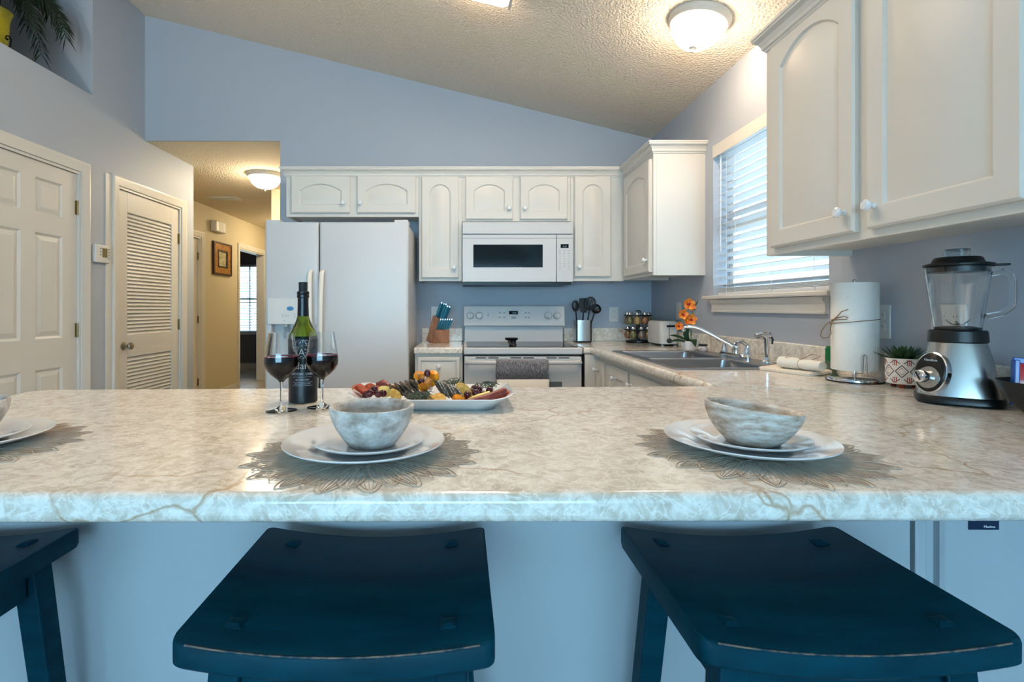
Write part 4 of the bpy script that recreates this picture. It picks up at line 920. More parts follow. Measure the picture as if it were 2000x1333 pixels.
outlet('wall_outlet', 'white outlet partly hidden behind the knife block', (U(851, YB), YB, V(613, YB)), 0)
outlet('wall_outlet', 'white outlet on right wall behind the paper towels', (XR, 1.79, V(628, 1.8)), -pi/2)
outlet('wall_outlet', 'wide white outlet on right wall behind the blender', (XR, 1.545, V(633, 1.55)), -pi/2, .115, .118, 2)
outlet('wall_outlet', 'white outlet on right wall behind the orchid', (XR, XR*F/(1327-VX), V(608, 3.4)), -pi/2)
# utensil holder
uy = 3.84; ux_ = U(1137.5, uy)
uh = thing('utensil_holder', 'square steel utensil holder with black edges', 'utensil holder', (ux_, uy, ZC))
s_ = .053; hh = .165
obj('base', MB().box(-s_-.001, s_+.001, -s_-.001, s_+.001, 0, .012), BLACK, uh, bevel=.003)
obj('cup', MB().loops([[(p[0],p[1],z) for p in rrect(s_-d, s_-d, .010, 4)] for d, z in ((0,.012),(0,hh),(.003,hh),(.003,.016))]), STEEL, uh)
for sx in (-1, 1):
    obj('side_trim', MB().box(sx*s_-.004, sx*s_+.004, -s_-.002, -s_+.006, .012, hh), BLACK, uh, bevel=.002)
def utensil(name, label, x, y, lean, head, L_):
    t = thing(name, label, 'utensil', (ux_+x, uy+y, ZC+.02)); t.rotation_euler = (0.05, lean, 0)
    obj('handle', MB().tube([(0,0,0),(0,0,L_*.6),(0,0,L_)], [.007,.006,.005], 8), BLACK, t)
    head(t, L_); return t
def h_spoon(t, L_): obj('head', MB().sphere((0,0,L_+.035), .036, 16, 10, (.72,.22,1.2)), BLACK, t)
def h_spat(t, L_): obj('head', MB().prism([(-.02,L_-.01),(.02,L_-.01),(.034,L_+.03),(.036,L_+.10),(-.036,L_+.095),(-.034,L_+.03)], 'y', -.004, .004), BLACK, t, bevel=.003)
def h_slot(t, L_):
    # slotted turner: frame with open slots
    mb = MB(); c = L_+.045
    ring = [[(math.cos(a)*(.042-k), y, c+math.sin(a)*(.052-k)) for a in [2*pi*i/28 for i in range(28)]] for k, y in ((0,-.003),(0,.003),(.012,.003),(.012,-.003))]
    mb.loops(ring, closed=True)
    for x in (-.018, -.006, .006, .018): mb.box(x-.0035, x+.0035, -.003, .003, c-.042, c+.042)
    mb.box(-.03, .03, -.003, .003, c-.045, c-.012)
    obj('head', mb, BLACK, t)
def h_ladle(t, L_): obj('head', MB().lathe([(0,-.026),(.020,-.022),(.034,-.006),(.038,.014),(.036,.014),(.031,-.004),(0,-.022)], 20, M4=Matrix.Translation((0,0,L_+.03)) @ Matrix.Rotation(1.2,4,'X')), BLACK, t)
utensil('cooking_spoon', 'black cooking spoon at the left of the utensil holder', -.032, 0, -.09, h_spoon, .215)
utensil('spatula', 'black solid spatula in the utensil holder', .0, .02, .05, h_spat, .21)
utensil('slotted_turner', 'black slotted turner rising highest in the utensil holder', .015, -.01, .14, h_slot, .225)
utensil('ladle', 'black ladle leaning right in the utensil holder', .03, .015, .30, h_ladle, .205)
# spice carousel
sy_ = 3.80; sx_ = U(1246, sy_)
ca = thing('spice_rack', 'black two-tier spice carousel in the back corner', 'spice rack', (sx_, sy_, ZC))
obj('base', MB().lathe([(0,0),(.085,0),(.088,.006),(.086,.016),(0,.018)], 32), BLACK, ca); obj('post', MB().tube([(0,0,.01),(0,0,.225)], .012, 12), BLACK, ca)
for z in (.092, .196): obj('tier', MB().lathe([(0,z),(.098,z),(.100,z+.004),(.098,z+.008),(0,z+.008)], 32), BLACK, ca)
obj('carry_handle', MB().tube([(-.022,0,.218),(-.018,0,.232),(0,0,.238),(.018,0,.232),(.022,0,.218)], .005, 8), CHROME, ca)
SPC = [M('spice_%s' % n, c, .3, coat=.6, var=((90,90,90),d,.42,.66)) for n, c, d in (('paprika',(132,84,52),(170,120,80)),('herb',(96,88,50),(150,140,88)),('pepper',(104,86,76),(150,132,118)),('curry',(150,118,66),(190,160,104)))]
JB = data('jar_body', MB().lathe([(0,-.060),(.012,-.060),(.022,-.052),(.027,-.036),(.025,-.020),(.017,-.008),(.016,0),(0,0)], 20))
k_ = 0
for tier, z in ((0, .092), (1, .196)):
    angs = sorted((a for a in [2*pi*(i+.5*tier)/8 for i in range(8)] if math.sin(a) <= .55), key=lambda a: math.cos(a))
    for i, a in enumerate(angs):
        j = thing('spice_jar', '%s round spice jar from the left in the %s tier of the carousel' % (ORD[i], 'upper' if tier else 'lower'), 'spice jar', (sx_+.074*math.cos(a), sy_+.074*math.sin(a), ZC+z), 0, '%s tier spice jars' % ('upper' if tier else 'lower'))
        me = JB.copy(); me.materials.append(SPC[k_ % 4]); k_ += 1
        obj('jar', me, None, j, (0,0,-.002)); obj('cap', MB().lathe([(0,.006),(.019,.006),(.018,.020),(.014,.026),(0,.028)], 16), CHROME, j)
# toaster
tx0, tx1, ty0, ty1 = 1.318, 1.440, 3.425, 3.675
ts = thing('toaster', 'white two-slice toaster with black lever in the corner', 'toaster', ((tx0+tx1)/2, (ty0+ty1)/2, ZC))
hx_, hy_ = (tx1-tx0)/2, (ty1-ty0)/2
obj('body', MB().loops([[(p[0],p[1],z) for p in rrect(hx_-d, hy_-d, .022, 5)] for d, z in ((0,.014),(0,.15),(.004,.160),(.014,.167),(.02,.168))]), PLAST, ts)
for s in (-1, 1): obj('slot', MB().box(s*.024-.011, s*.024+.011, -hy_+.05, hy_-.04, .1675, .1692), DGREY, ts)
for sx in (-1, 1):
    for s in (-1, 1): obj('foot', MB().box(sx*(hx_-.02)-.008, sx*(hx_-.02)+.008, s*(hy_-.02)-.008, s*(hy_-.02)+.008, 0, .015), PLAST, ts)
obj('base_band', MB().loops([[(p[0],p[1],z) for p in rrect(hx_-.008, hy_-.008, .018, 5)] for z in (.006,.0145)]), BLACK, ts)
obj('lever_slot', MB().box(-.004, -.001, -hy_-.001, -hy_+.002, .055, .150), DGREY, ts); obj('lever', MB().box(-.022, .030, -hy_-.018, -hy_-.0005, .128, .140), BLACK, ts, bevel=.003)
obj('browning_dial', MB().lathe([(0,0),(.017,0),(.015,.012),(0,.013)], 20, M4=Matrix.Translation((-.003,-hy_,.036)) @ Matrix.Rotation(pi/2,4,'X')), DGREY, ts)
obj('brand_mark', MB().box(-hx_-.0006, -hx_+.001, .03, .055, .030, .033), GREYP, ts)
# orchid
oy = 3.14; ox = U(1347, oy)
oc = thing('potted_orchid', 'orange artificial orchid in a white pot by the sink', 'orchid', (ox, oy, ZC))
obj('pot', MB().lathe([(0,0),(.040,0),(.045,.006),(.054,.050),(.052,.053),(.048,.046),(0,.044)], 28), CERAM, oc)
LEAF = M('dark_green_leaf', (18,58,30), .35, coat=.3); STEM = M('green_stem', (84,110,60), .6); PET = M('orange_petal', (238,112,36), .5, var=((70,70,70),(250,178,60),.45,.62)); LIP = M('crimson_lip', (150,22,36), .5)
def leaf(par, p0, p1, p2, w, nm='leaf', mat=None, th=.002):
    p0, p1, p2 = Vector(p0), Vector(p1), Vector(p2); n = 9; ls = []
    side = (p2-p0).cross(Vector((0,-.8,.6))).normalized()
    for i in range(n):
        t = i/(n-1); c = (1-t)**2*p0+2*t*(1-t)*p1+t*t*p2; ww = w*max(.06, math.sin(pi*(.08+.88*t))**.8)
        up = Vector((0,-.4,.9)).normalized()
        ls.append([tuple(c-side*ww+up*.25*ww), tuple(c-up*th), tuple(c+side*ww+up*.25*ww), tuple(c+up*th)])
    return obj(nm, MB().loops(ls), mat or LEAF, par, ang=60)
def oz(px, py, Y=oy): return (U(px, Y)-ox, Y-oy, V(py, Y)-ZC)
leaf(oc, (0,0,.045), oz(1332,654,oy), oz(1347,640,oy), .018)
leaf(oc, (0,-.01,.045), oz(1352,655,3.10), oz(1358,677,3.06), .022)
leaf(oc, (0,0,.045), oz(1325,655,3.10), oz(1309,656,3.08), .011)
leaf(oc, (0,-.01,.04), oz(1322,662,3.08), oz(1311,668,3.07), .010)
obj('stem', MB().tube([(.004,0,.04), oz(1352,640), oz(1354,620), oz(1352,605), oz(1343,592)], .0024, 6), STEM, oc)
obj('stem', MB().tube([(.008,0,.04), oz(1349,640), oz(1351,628), oz(1340,612), oz(1326,630)], .002, 6), STEM, oc)
def bloom(px, py, s, rz):
    c = Vector(oz(px, py, oy-.02)); f = None; mb = MB()
    for k in range(5):
        a = 2*pi*k/5+rz; d = Vector((math.cos(a), -.25, math.sin(a))); sd = Vector((-math.sin(a), 0, math.cos(a)))
        ls = []
        for t, w_ in ((.08,.15),(.35,.42),(.65,.46),(.9,.28),(1.0,.08)):
            p = c+d*s*t+Vector((0,-.25*s*t*t,0)); ls.append([tuple(p-sd*s*w_), tuple(p+Vector((0,.0015,0))), tuple(p+sd*s*w_), tuple(p-Vector((0,.0015,0)))])
        mb.loops(ls)
    f = obj('flower', mb, PET, oc, ang=60)
    obj('flower_lip', MB().sphere(tuple(c+Vector((0,-.006,-.002))), s*.28, 10, 7, (1,.8,.9)), LIP, f)
for px, py, s, rz in ((1344,594,.036,.3),(1350,599,.026,.9),(1333,614,.032,1.2),(1349,624,.034,.1),(1342,627,.024,.7),(1325,637,.026,.5)): bloom(px, py, s, rz)
leaf(oc, oz(1355,606), oz(1358,605), oz(1357,598), .006); leaf(oc, oz(1352,600), oz(1362,596), oz(1363,587), .004)
# small glass jar with black lid
jy = 2.95
jr = thing('glass_jar', 'small faceted glass jar with black lid by the sink', 'jar', (U(1373, jy), jy, ZC+.006))
obj('jar', MB().lathe([(0,0),(.022,0),(.028,.008),(.029,.018),(.022,.028),(.020,.032),(0,.032)], 12), M('smoky_glass', (190,184,186), .08, .3, 0, coat=.5), jr, smooth=False); obj('lid', MB().lathe([(0,.032),(.024,.032),(.024,.042),(0,.043)], 20), BLACK, jr)

# ------------------------------------------------------------------ right counter
ty = 1.79; txx = U(1672, ty)-.006
ph = thing('paper_towel_holder', 'chrome paper towel holder with wire arm', 'towel holder', (txx, ty, ZC))
obj('base', MB().lathe([(0,0),(.080,0),(.081,.004),(.079,.012),(.070,.016),(0,.017)], 40), CHROME, ph); obj('base_ring', MB().lathe([(.078,.0),(.083,0),(.083,.0045),(.078,.0045)], 40, closed=True), BLACK, ph)
obj('pole', MB().tube([(0,0,.01),(0,0,.345)], .006, 12), CHROME, ph); obj('finial', MB().sphere((0,0,.347), .007, 12, 8), CHROME, ph)
ax, ay = -.034, -.060
rad = Vector((-.60, -.80)); 
obj('wire_arm', MB().tube([(ax-.018,ay-.012,.012),(ax-.018,ay-.012,.035),(ax+.004,ay-.016,.036),(ax+.004,ay-.017,.085),(ax+.006,ay-.017,.095),(ax+.013,ay-.014,.098),(ax+.020,ay-.012,.092),(ax+.021,ay-.012,.035)], .0024, 8), CHROME, ph)
PAPER = M('paper_towel', (232,231,226), .95, bump=(240,.5,.003))
pt = thing('paper_towel_roll', 'white paper towel roll tied with twine', 'paper towel', (txx, ty, ZC))
obj('roll', MB().lathe([(.020,.040),(.066,.040),(.0675,.043),(.0675,.338),(.066,.341),(.020,.341)], 48, closed=True), PAPER, pt)
obj('loose_sheet', MB().prism([(math.cos(a)*r_, math.sin(a)*r_) for r_, rg_ in ((.0690, range(13)), (.0680, range(12,-1,-1))) for a in [-1.15+1.0*i/12 for i in rg_]], 'z', .041, .34), PAPER, pt)
TWINE = M('jute_twine', (140,104,70), .9, bump=(600,.8,.002))
ztw = .208
tw_ = obj('twine', MB().tube([(math.cos(a)*.0702, math.sin(a)*.0702, ztw+.008*math.cos(a+.6)) for a in [2*pi*i/40 for i in range(40)]], .0014, 6, closed=True), TWINE, pt)
rv, nv = Vector((.79,-.61,0)), Vector((-.61,-.79,0))
bowp = Vector((-.0685, .010, ztw+.003))
def bq(a, b_, c=0.0): return tuple(bowp+rv*a+Vector((0,0,b_))+nv*c)
obj('bow', MB().tube([bq(0,0),bq(-.016,-.012,.004),bq(-.030,-.035,.006),bq(-.034,-.055,.006),bq(-.026,-.063,.006),bq(-.012,-.060,.006),bq(-.004,-.046,.004),bq(-.006,-.028,.004),bq(0,0)], .0015, 6)
    .tube([bq(0,0,.002),bq(.016,.010,.021),bq(.034,.014,.036),bq(.044,.010,.043),bq(.040,.004,.042),bq(.020,.003,.027),bq(0,0,.002)], .0015, 6)
    .tube([bq(0,0,.002),bq(.014,.014,.019),bq(.026,.030,.031),bq(.044,.038,.045)], .0015, 6).tube([bq(0,0,.002),bq(-.004,-.014,.006),bq(-.006,-.036,.006)], .0015, 6).sphere(tuple(bowp), .0045, 8, 6), TWINE, pt)
# rolled napkin and folded cloths
CLOTH = M('white_napkin', (228,226,218), .95, bump=(500,.4,.002)); CLOTH2 = M('patterned_cloth', (222,214,202), .95, var=((130,130,130),(166,120,104),.60,.68))
tag(obj('folded_cloth', MB().loops([[(p[0]+.006*math.sin(9*p[1]), p[1], z+.003*math.sin(30*p[0])) for p in rrect(.070-d, .115-d, .02, 6)] for d, z in ((0,0.0045),(0,.013),(.006,.017))]), CLOTH2, None, (1.315, 2.045, ZC-.001), (0,0,.35)), 'folded cream patterned cloth lying under the rolled napkin', 'cloth')
rn = thing('rolled_napkin', 'white napkin rolled and tied with twine beside the sink', 'napkin', (0,0,0))
rp0, rp1 = Vector((1.285, 2.075, ZC+.038)), Vector((1.332, 1.905, ZC+.038))
ls = []
dv = (rp1-rp0); sd = Vector((dv.y,-dv.x,0)).normalized()
for t in [i/12 for i in range(13)]:
    c = rp0+dv*t; r_ = .0195+.003*math.sin(3*t+1)-.004*math.exp(-((t-.5)/.08)**2); ls.append([tuple(c+sd*r_*1.15*math.cos(a)+Vector((0,0,r_*math.sin(a)))) for a in [2*pi*k/18 for k in range(18)]])
obj('roll', MB().loops(ls), CLOTH, rn)
cc = rp0+dv*.5
obj('twine', MB().tube([tuple(cc+sd*.0195*math.cos(a)+Vector((0,0,.0172*math.sin(a)))) for a in [2*pi*k/20 for k in range(20)]], .0013, 6, closed=True).tube([tuple(cc+Vector((0,0,.018))), tuple(cc+Vector((.02,-.03,.040))), tuple(cc+Vector((.035,-.06,.036))), tuple(cc+Vector((.015,-.03,.016)))], .0013, 6).tube([tuple(cc+Vector((0,0,.018))), tuple(cc+Vector((-.03,.05,.020)))], .0013, 6), TWINE, rn)
sb = thing('soap_bottle', 'small green soap bottle half hidden behind the paper towels', 'bottle', (U(1622, 2.0), 2.0, ZC))
obj('body', MB().lathe([(0,0),(.018,0),(.019,.01),(.019,.04),(.017,.05),(0,.05)], 20), M('clear_soap', (90,110,90), .15, coat=.4), sb); obj('cap', MB().lathe([(0,.05),(.0175,.05),(.0175,.095),(.013,.106),(0,.108)], 20), M('green_plastic', (0,112,62), .35), sb)
# succulent
py_ = 1.655; pxx = U(1768, py_)-.006
su = thing('potted_succulent', 'green succulent in a white pot with red diamond pattern', 'plant', (pxx, py_, ZC))
POTW = M('white_stoneware', (232,232,230), .35)
obj('pot', MB().lathe([(0,.013),(.044,.013),(.0465,.016),(.0465,.092),(.0445,.094),(.042,.090),(.042,.078),(0,.078)], 40), POTW, su)
obj('soil', MB().lathe([(0,.0785),(.0418,.0785),(0,.084)], 20), M('soil', (40,30,24), .9), su)
for i in range(3):
    a = 2*pi*i/3-.3; obj('foot', MB().lathe([(0,0),(.007,0),(.009,.014),(0,.014)], 12, c=(.030*math.cos(a), .030*math.sin(a), 0)), M('terracotta_foot', (150,62,34), .6) if i == 0 else bpy.data.materials['terracotta_foot'], su)
RED = M('rust_red_glaze', (178,66,34), .4); NAVY = M('dark_line_glaze', (64,62,78), .4)
def onpot(mb): return wrap(mb, .0467, 0, 0)
def quad_strip(mb, x0, z0, x1, z1, w_):
    d = Vector((x1-x0, z1-z0)).normalized(); n_ = Vector((-d.y, d.x))*w_/2; k = 5; vs = []
    for i in range(k+1):
        t = i/k; x, z = x0+(x1-x0)*t, z0+(z1-z0)*t; vs += [(x+n_.x, z+n_.y, 0), (x-n_.x, z-n_.y, 0)]
    mb.add(vs, [(2*i, 2*i+1, 2*i+3, 2*i+2) for i in range(k)])
per = 2*pi*.0467; nd = 8; dwid = per/nd
for i in range(nd):
    x = i*dwid; c = .054
    d_ = obj('diamond', onpot(MB().add([(x-.0095,c,0),(x,c-.0118,0),(x+.0095,c,0),(x,c+.0118,0)], [(0,1,2,3)])), RED, su)
    mb = MB()
    for s in (-1, 1):
        quad_strip(mb, x-.0165*s, c, x, c+.019, .0024); quad_strip(mb, x-.0165*s, c, x, c-.019, .0024)
        quad_strip(mb, x+s*.0045, c+.024, x+s*.0175, c+.038-.003, .0022); quad_strip(mb, x+s*.0045, c-.024, x+s*.0175, c-.036, .0022)
    obj('line_pattern', onpot(mb), NAVY, su)
    mb = MB(); h_ = x+dwid/2
    for dx in (-.0045, .0, .0045): quad_strip(mb, h_+dx, .0175, h_+dx, .036, .0022); quad_strip(mb, h_+dx, .072, h_+dx, .090, .0022)
    obj('line_pattern', onpot(mb), RED, su)
SUCC = M('succulent_green', (44,78,48), .45, var=((40,40,40),(90,120,70),.5,.7))
for k in range(26):
    a = k*2.39996; el = .20+1.0*(k/26.0); L_ = .070*(1-.42*k/26)
    d = Vector((math.cos(a)*math.cos(el), math.sin(a)*math.cos(el), math.sin(el))); b0 = Vector((0,0,.084))+Vector((d.x,d.y,0))*.010
    sdv = Vector((-math.sin(a), math.cos(a), 0)); upv = d.cross(sdv) * -1
    ls = []
    for t, w_ in ((0,.006),(.35,.0085),(.65,.0075),(.88,.0035),(1,.0004)):
        c = b0+d*L_*t+Vector((0,0,.010*t*t)); ls.append([tuple(c-sdv*w_), tuple(c-upv*w_*.35), tuple(c+sdv*w_), tuple(c+upv*w_*.35)])
    obj('leaf', MB().loops(ls), SUCC, su, ang=60)
# blender
by = 1.385; bx = U(1876, by)-.008
bd = thing('countertop_blender', 'steel countertop blender with glass jar and black lid', 'blender', (bx, by, ZC), math.radians(-38))
def sq(r_, z, e=.6, n=40): return [(math.copysign(abs(math.cos(a))**e, math.cos(a))*r_, math.copysign(abs(math.sin(a))**e, math.sin(a))*r_, z) for a in [2*pi*i/n for i in range(n)]]
obj('foot_base', MB().loops([sq(.084,.004),sq(.088,.006),sq(.088,.018),sq(.084,.024)]), BLACK, bd)
obj('motor_housing', MB().loops([sq(.084,.024,.62),sq(.080,.05,.66),sq(.070,.10,.72),sq(.060,.150,.82),sq(.057,.162,.86)]), STEEL, bd)
obj('collar', MB().loops([sq(.058,.162,.9),sq(.061,.165,.95),sq(.059,.192,1),sq(.056,.195,1)]), BLACK, bd)
# control panel faces local -x-y ... placed on the -y side after rotation
tp = .17
def pan(r_, y0):
    return [(x*r_, y0, z*r_*1.3) for x, z in [(math.cos(a), math.sin(a)) for a in [2*pi*i/32 for i in range(32)]]]
cpn_ = Matrix.Rotation(math.radians(-44), 4, 'Z') @ Matrix.Translation((0,-.0815,.082)) @ Matrix.Rotation(-tp, 4, 'X')
cp_ = obj('control_panel', MB().loops([pan(.040,.012),pan(.040,-.004),pan(.037,-.007)]).xf(cpn_), BLACK, bd)
obj('panel_rim', MB().loops([pan(.0425,.010),pan(.0425,-.003),pan(.040,-.0045),pan(.040,.010)], closed=True).xf(cpn_), CHROME, cp_)
dz_ = Matrix.Translation((0,-.006,-.014)) @ Matrix.Rotation(pi/2,4,'X')
obj('dial_plate', MB().lathe([(0,0),(.030,0),(.029,.003),(0,.003)], 32).xf(cpn_ @ dz_), STEEL, cp_)
kn_ = obj('dial', MB().lathe([(0,.003),(.018,.003),(.0165,.012),(.017,.022),(.0165,.030),(.012,.033),(0,.034)], 28).xf(cpn_ @ dz_), CHROME, cp_)
obj('pointer', MB().box(-.0015,.0015,-.012,.012,.033,.036).xf(cpn_ @ dz_ @ Matrix.Rotation(.6,4,'Z')), BLACK, kn_)
obj('lettering', text_mb('Hamilton', .009).xf(cpn_ @ Matrix.Translation((0,-.0075,.030)) @ FRONT), INK, cp_)
def jr_(z): return .048+.019*((z-.2)/.16)
ous = [(z, jr_(z)) for z in (.196,.22,.26,.30,.34,.362)]
JN = 48
def fl(r_, z): return [(r_*(1+.018*math.cos(8*a))*math.cos(a), r_*(1+.018*math.cos(8*a))*math.sin(a), z) for a in [2*pi*i/JN for i in range(JN)]]
jg = obj('glass_jar', MB().loops([fl(.047,.196)]+[fl(r_, z) for z, r_ in ous[1:]]+[fl(r_-.004, z) for z, r_ in ous[:1:-1]]+[fl(.044,.203)]), GLASS, bd)
hd = [( .066,0,.345),(.085,0,.348),(.100,0,.338),(.104,0,.318),(.104,0,.275),(.100,0,.255),(.084,0,.240),(.056,0,.232)]
ha = obj('jar_handle', MB().tube([(p[0],p[1],p[2]) for p in hd], [.010,.010,.009,.0085,.0085,.009,.010,.010], 10, flat=.8).xf(Matrix.Rotation(math.radians(2),4,'Z')), GLASS, bd)
bs = obj('blade_seat', MB().lathe([(0,.197),(.042,.197),(.043,.203),(.030,.206),(0,.207)], 24), BLACK, bd)
obj('blade', MB().tube([(-.024,0,.222),(-.012,.002,.211),(0,0,.209),(.012,-.002,.211),(.024,0,.224)], .0025, 6, flat=.5).tube([(0,-.022,.216),(0,0,.21),(0,.022,.218)], .0025, 6, flat=.5).sphere((0,0,.212), .005, 8, 6), STEEL, bs)
ld = obj('lid', MB().lathe([(0,.350),(.061,.350),(.062,.364),(.071,.366),(.072,.371),(.054,.376),(.050,.386),(.046,.390),(0,.390)], 40), BLACK, bd)
obj('lid_tab', MB().box(.060,.098,-.012,.012,.364,.369), BLACK, ld, bevel=.002)
obj('filler_cap', MB().lathe([(.020,.388),(.024,.388),(.0265,.410),(.0245,.412),(.022,.410),(0,.408),(0,.404),(.020,.406)], 28), M('smoky_clear_plastic', (210,216,220), .1, 0, .9, 1.4), ld)
# black bowl with snack packets
kb_y = 1.185; kbx = U(2060, kb_y)
tag(obj('black_bowl', MB().lathe([(0,0),(.040,0),(.046,.004),(.070,.030),(.088,.062),(.096,.083),(.0935,.083),(.085,.062),(.066,.032),(.042,.008),(0,.007)], 48), M('matte_black_bowl', (26,27,29), .55, bump=(200,.2,.001)), None, (kbx, kb_y, ZC)), 'matte black bowl at the right picture edge', 'bowl')
sn = thing('snack_packet', 'red snack packet with blue edge standing in the black bowl', 'snack', (U(2022, kb_y+.03), kb_y+.03, ZC+.05), -.5)
sn.rotation_euler = (-.12, .06, -.5)
RP = M('red_foil', (196,24,34), .25, coat=.4); BP = M('blue_foil', (20,76,160), .25, coat=.4); WP = M('white_print', (236,232,230), .4)
obj('pouch', MB().loops([[(x,-t,z),(x,t,z)] for x, z, t in ()] or [[(-.035,-.001,-.03),(.035,-.001,-.03),(.035,.001,-.03),(-.035,.001,-.03)],[(-.035,-.010,.01),(.035,-.010,.01),(.035,.010,.01),(-.035,.010,.01)],[(-.035,-.009,.05),(.035,-.009,.05),(.035,.009,.05),(-.035,.009,.05)],[(-.035,-.001,.078),(.035,-.001,.078),(.035,.001,.078),(-.035,.001,.078)]]), RP, sn)
obj('blue_edge', MB().box(-.040,-.030,-.0115,.0115,-.03,.078).box(-.040,.036,-.004,.004,.070,.084), BP, sn, bevel=.002)
obj('lettering', text_mb('SNACK', .014).xf(Matrix.Translation((.0,-.0115,.02)) @ Matrix.Rotation(pi/2,4,'Y') @ FRONT), WP, sn)

# ------------------------------------------------------------------ left wall and hall
tyc = 3.475
th_ = thing('thermostat', 'white wall thermostat with small screen beside the louvred door', 'thermostat', (XL, tyc, V(496.5, tyc)), pi/2)
obj('case', MB().box(-.068,.068,-.028,0,-.060,.060), PLAST, th_, bevel=.006, seg=3); obj('screen', MB().box(-.006,.042,-.0292,-.027,-.022,.040), M('lcd', (112,104,66), .3), th_)
for i in range(4): obj('button', MB().box(.052,.062,-.030,-.027,-.03+.02*i,-.02+.02*i), GREYP, th_)
for i in range(3): obj('button', MB().box(-.03,-.014,-.030,-.027,-.01+.02*i,-.002+.02*i), GREYP, th_)
ch = thing('door_chime', 'white door chime box high on the hall wall', 'chime', (HX, HX*F/(421-VX), V(444, 6.75)), pi/2)
obj('cover', MB().box(-.14,.14,-.075,0,-.07,.07), PLAST, ch, bevel=.012, seg=3); obj('front_strip', MB().box(-.06,.06,-.0775,-.074,-.062,.062), PEWTER, ch)
pfy = (HX*F/(414-VX)+HX*F/(449.5-VX))/2; ph_ = HX*F/(449.5-VX)-HX*F/(414-VX)
pf = thing('framed_picture', 'small painting in an ornate gold and brown frame in the hall', 'picture', (HX, pfy, V(506.5, pfy)), pi/2)
GOLD = M('gold_leaf_frame', (168,118,40), .45, .3, bump=(60,.6,.004), var=((30,30,30),(110,66,20),.48,.66)); BRN = M('dark_wood_frame', (56,28,12), .45)
hw_ = ph_/2; hv = .215
def frame_ring(o, i, y0, y1): return MB().loops([[(sx*o[0],y0,sz*o[1]) for sx, sz in ((-1,-1),(1,-1),(1,1),(-1,1))],[(sx*o[0],y1,sz*o[1]) for sx, sz in ((-1,-1),(1,-1),(1,1),(-1,1))],[(sx*i[0],y1,sz*i[1]) for sx, sz in ((-1,-1),(1,-1),(1,1),(-1,1))],[(sx*i[0],y0,sz*i[1]) for sx, sz in ((-1,-1),(1,-1),(1,1),(-1,1))]], closed=True)
obj('outer_moulding', frame_ring((hw_,hv),(hw_*.88,hv*.9),-.001,-.028), BRN, pf); obj('gold_frame', frame_ring((hw_*.88,hv*.9),(hw_*.55,hv*.55),-.001,-.022), GOLD, pf); obj('inner_moulding', frame_ring((hw_*.55,hv*.55),(hw_*.45,hv*.45),-.001,-.026), BRN, pf)
obj('canvas', MB().box(-hw_*.46,hw_*.46,-.012,-.002,-hv*.46,hv*.46), M('landscape_painting', (150,150,110), .6, var=((12,12,18),(206,196,160),.42,.60)), pf)

# ------------------------------------------------------------------ palm in the niche
ply = 3.06; plx = U(14, ply)-.085
pl = thing('potted_palm', 'artificial palm in a yellow pot on the high niche ledge', 'plant', (plx, ply, NZ0))
YEL = M('yellow_glaze', (206,190,20), .3, coat=.4, var=((10,10,16),(170,168,30),.42,.66)); IRON = M('black_iron', (18,16,16), .5); PALM = M('palm_green', (20,40,26), .5); TRUNK = M('palm_trunk', (52,34,24), .9, bump=(60,.8,.01))
zp = V(20, ply)-NZ0
obj('pot', MB().lathe([(0,.03),(.062,.03),(.078,zp-.06),(.086,zp-.02),(.094,zp),(.088,zp+.004),(.080,zp-.01),(0,zp-.02)], 32), YEL, pl)
for s in (0, 1):
    a = -.15+pi*s
    def sp_(u, z): return (math.cos(a)*u, math.sin(a)*u, z)
    pts = [(.074,.05),(.09,.045),(.108,.055),(.112,.075),(.100,.085),(.092,.075),(.098,.066)]
    pt2 = [(.080,.10),(.100,.115),(.122,.14),(.128,.17),(.115,.195),(.095,.20),(.088,.185),(.098,.175),(.106,.182)]
    obj('iron_scroll', MB().tube([sp_(*p) for p in pts], .0042, 6).tube([sp_(*p) for p in pt2], .0042, 6), IRON, pl)
obj('stand_ring', MB().tube([(math.cos(2*pi*i/28)*.076, math.sin(2*pi*i/28)*.076, .022) for i in range(28)], .005, 6, closed=True).tube([(.07,0,.02),(.085,0,0)], .005, 6).tube([(-.05,.05,.02),(-.06,.06,0)], .005, 6).tube([(-.05,-.05,.02),(-.06,-.06,0)], .005, 6), IRON, pl)
obj('trunk', MB().tube([(0,0,zp-.03),(.01,0,zp+.06),(0,0,zp+.14)], [.03,.028,.034], 12), TRUNK, pl)
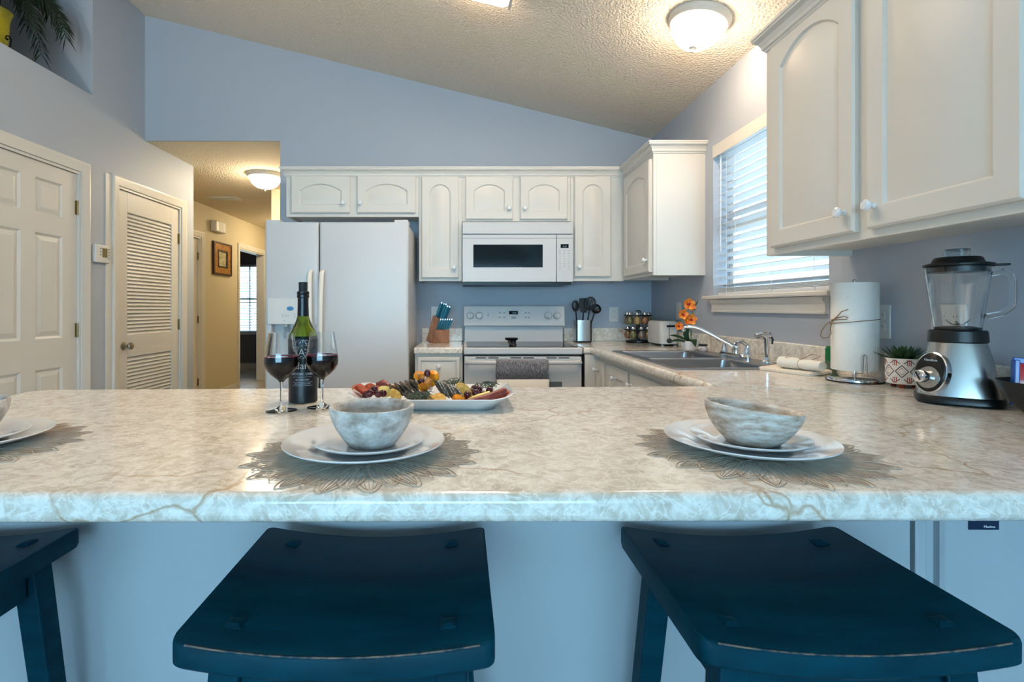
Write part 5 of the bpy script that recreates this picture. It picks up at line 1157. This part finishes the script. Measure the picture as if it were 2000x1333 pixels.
def frond(p0, p1, p2, lw, seed):
    rr = random.Random(seed); p0, p1, p2 = Vector(p0), Vector(p1), Vector(p2); n = 34; mb = MB(); C = []
    for i in range(n):
        t = i/(n-1); C.append((1-t)**2*p0+2*t*(1-t)*p1+t*t*p2)
    mb.tube(C, [.005*(1-.7*i/n) for i in range(n)], 5)
    for i in range(3, n):
        t = i/(n-1); T_ = (C[i]-C[i-1]).normalized(); sd = T_.cross(Vector((.35,-.9,.25))).normalized()
        for s in (-1, 1):
            L_ = lw*(1.05-.5*abs(t-.5))*rr.uniform(.85,1.15); d = (sd*s*rr.uniform(.45,.75)+T_*.7+Vector((0,rr.uniform(-.25,.25),-.25))).normalized()
            m_ = C[i]+d*L_*.5; e = C[i]+d*L_+Vector((0,0,-.22*L_))
            wv = d.cross(Vector((.3,-.9,.3))); wv = wv.normalized() if wv.length > .01 else Vector((1,0,0)); w_ = .0040
            upv = wv.cross(d).normalized()*.0006
            mb.loops([[tuple(C[i]-wv*.0015), tuple(C[i]+upv), tuple(C[i]+wv*.0015), tuple(C[i]-upv)], [tuple(m_-wv*w_), tuple(m_+upv), tuple(m_+wv*w_), tuple(m_-upv)], [tuple(e-wv*.0008), tuple(e+upv*.5), tuple(e+wv*.0008), tuple(e-upv*.5)]])
    return obj('frond', mb, PALM, pl)
def pz_(px, py, Y): return (U(px, Y)-plx, Y-ply, V(py, Y)-NZ0)
cr = (0, 0, zp+.14)
frond(cr, pz_(62, -45, 3.10), pz_(80, 105, 3.16), .10, 1)
frond(cr, pz_(95, -48, 3.12), pz_(128, 72, 3.2), .10, 2)
frond(cr, pz_(70, -45, 3.2), pz_(98, 22, 3.28), .10, 6)
frond(cr, pz_(45, -42, 3.0), pz_(52, 45, 3.05), .09, 8)
frond(cr, pz_(90, -30, 3.18), pz_(122, 50, 3.26), .09, 9)
frond(cr, pz_(-10, -45, 2.95), pz_(-60, 40, 2.85), .09, 3)
frond(cr, pz_(5, -45, 3.15), pz_(-15, -10, 3.26), .07, 4)
frond(cr, pz_(-40, -45, 3.05), pz_(-95, 20, 3.0), .09, 5)
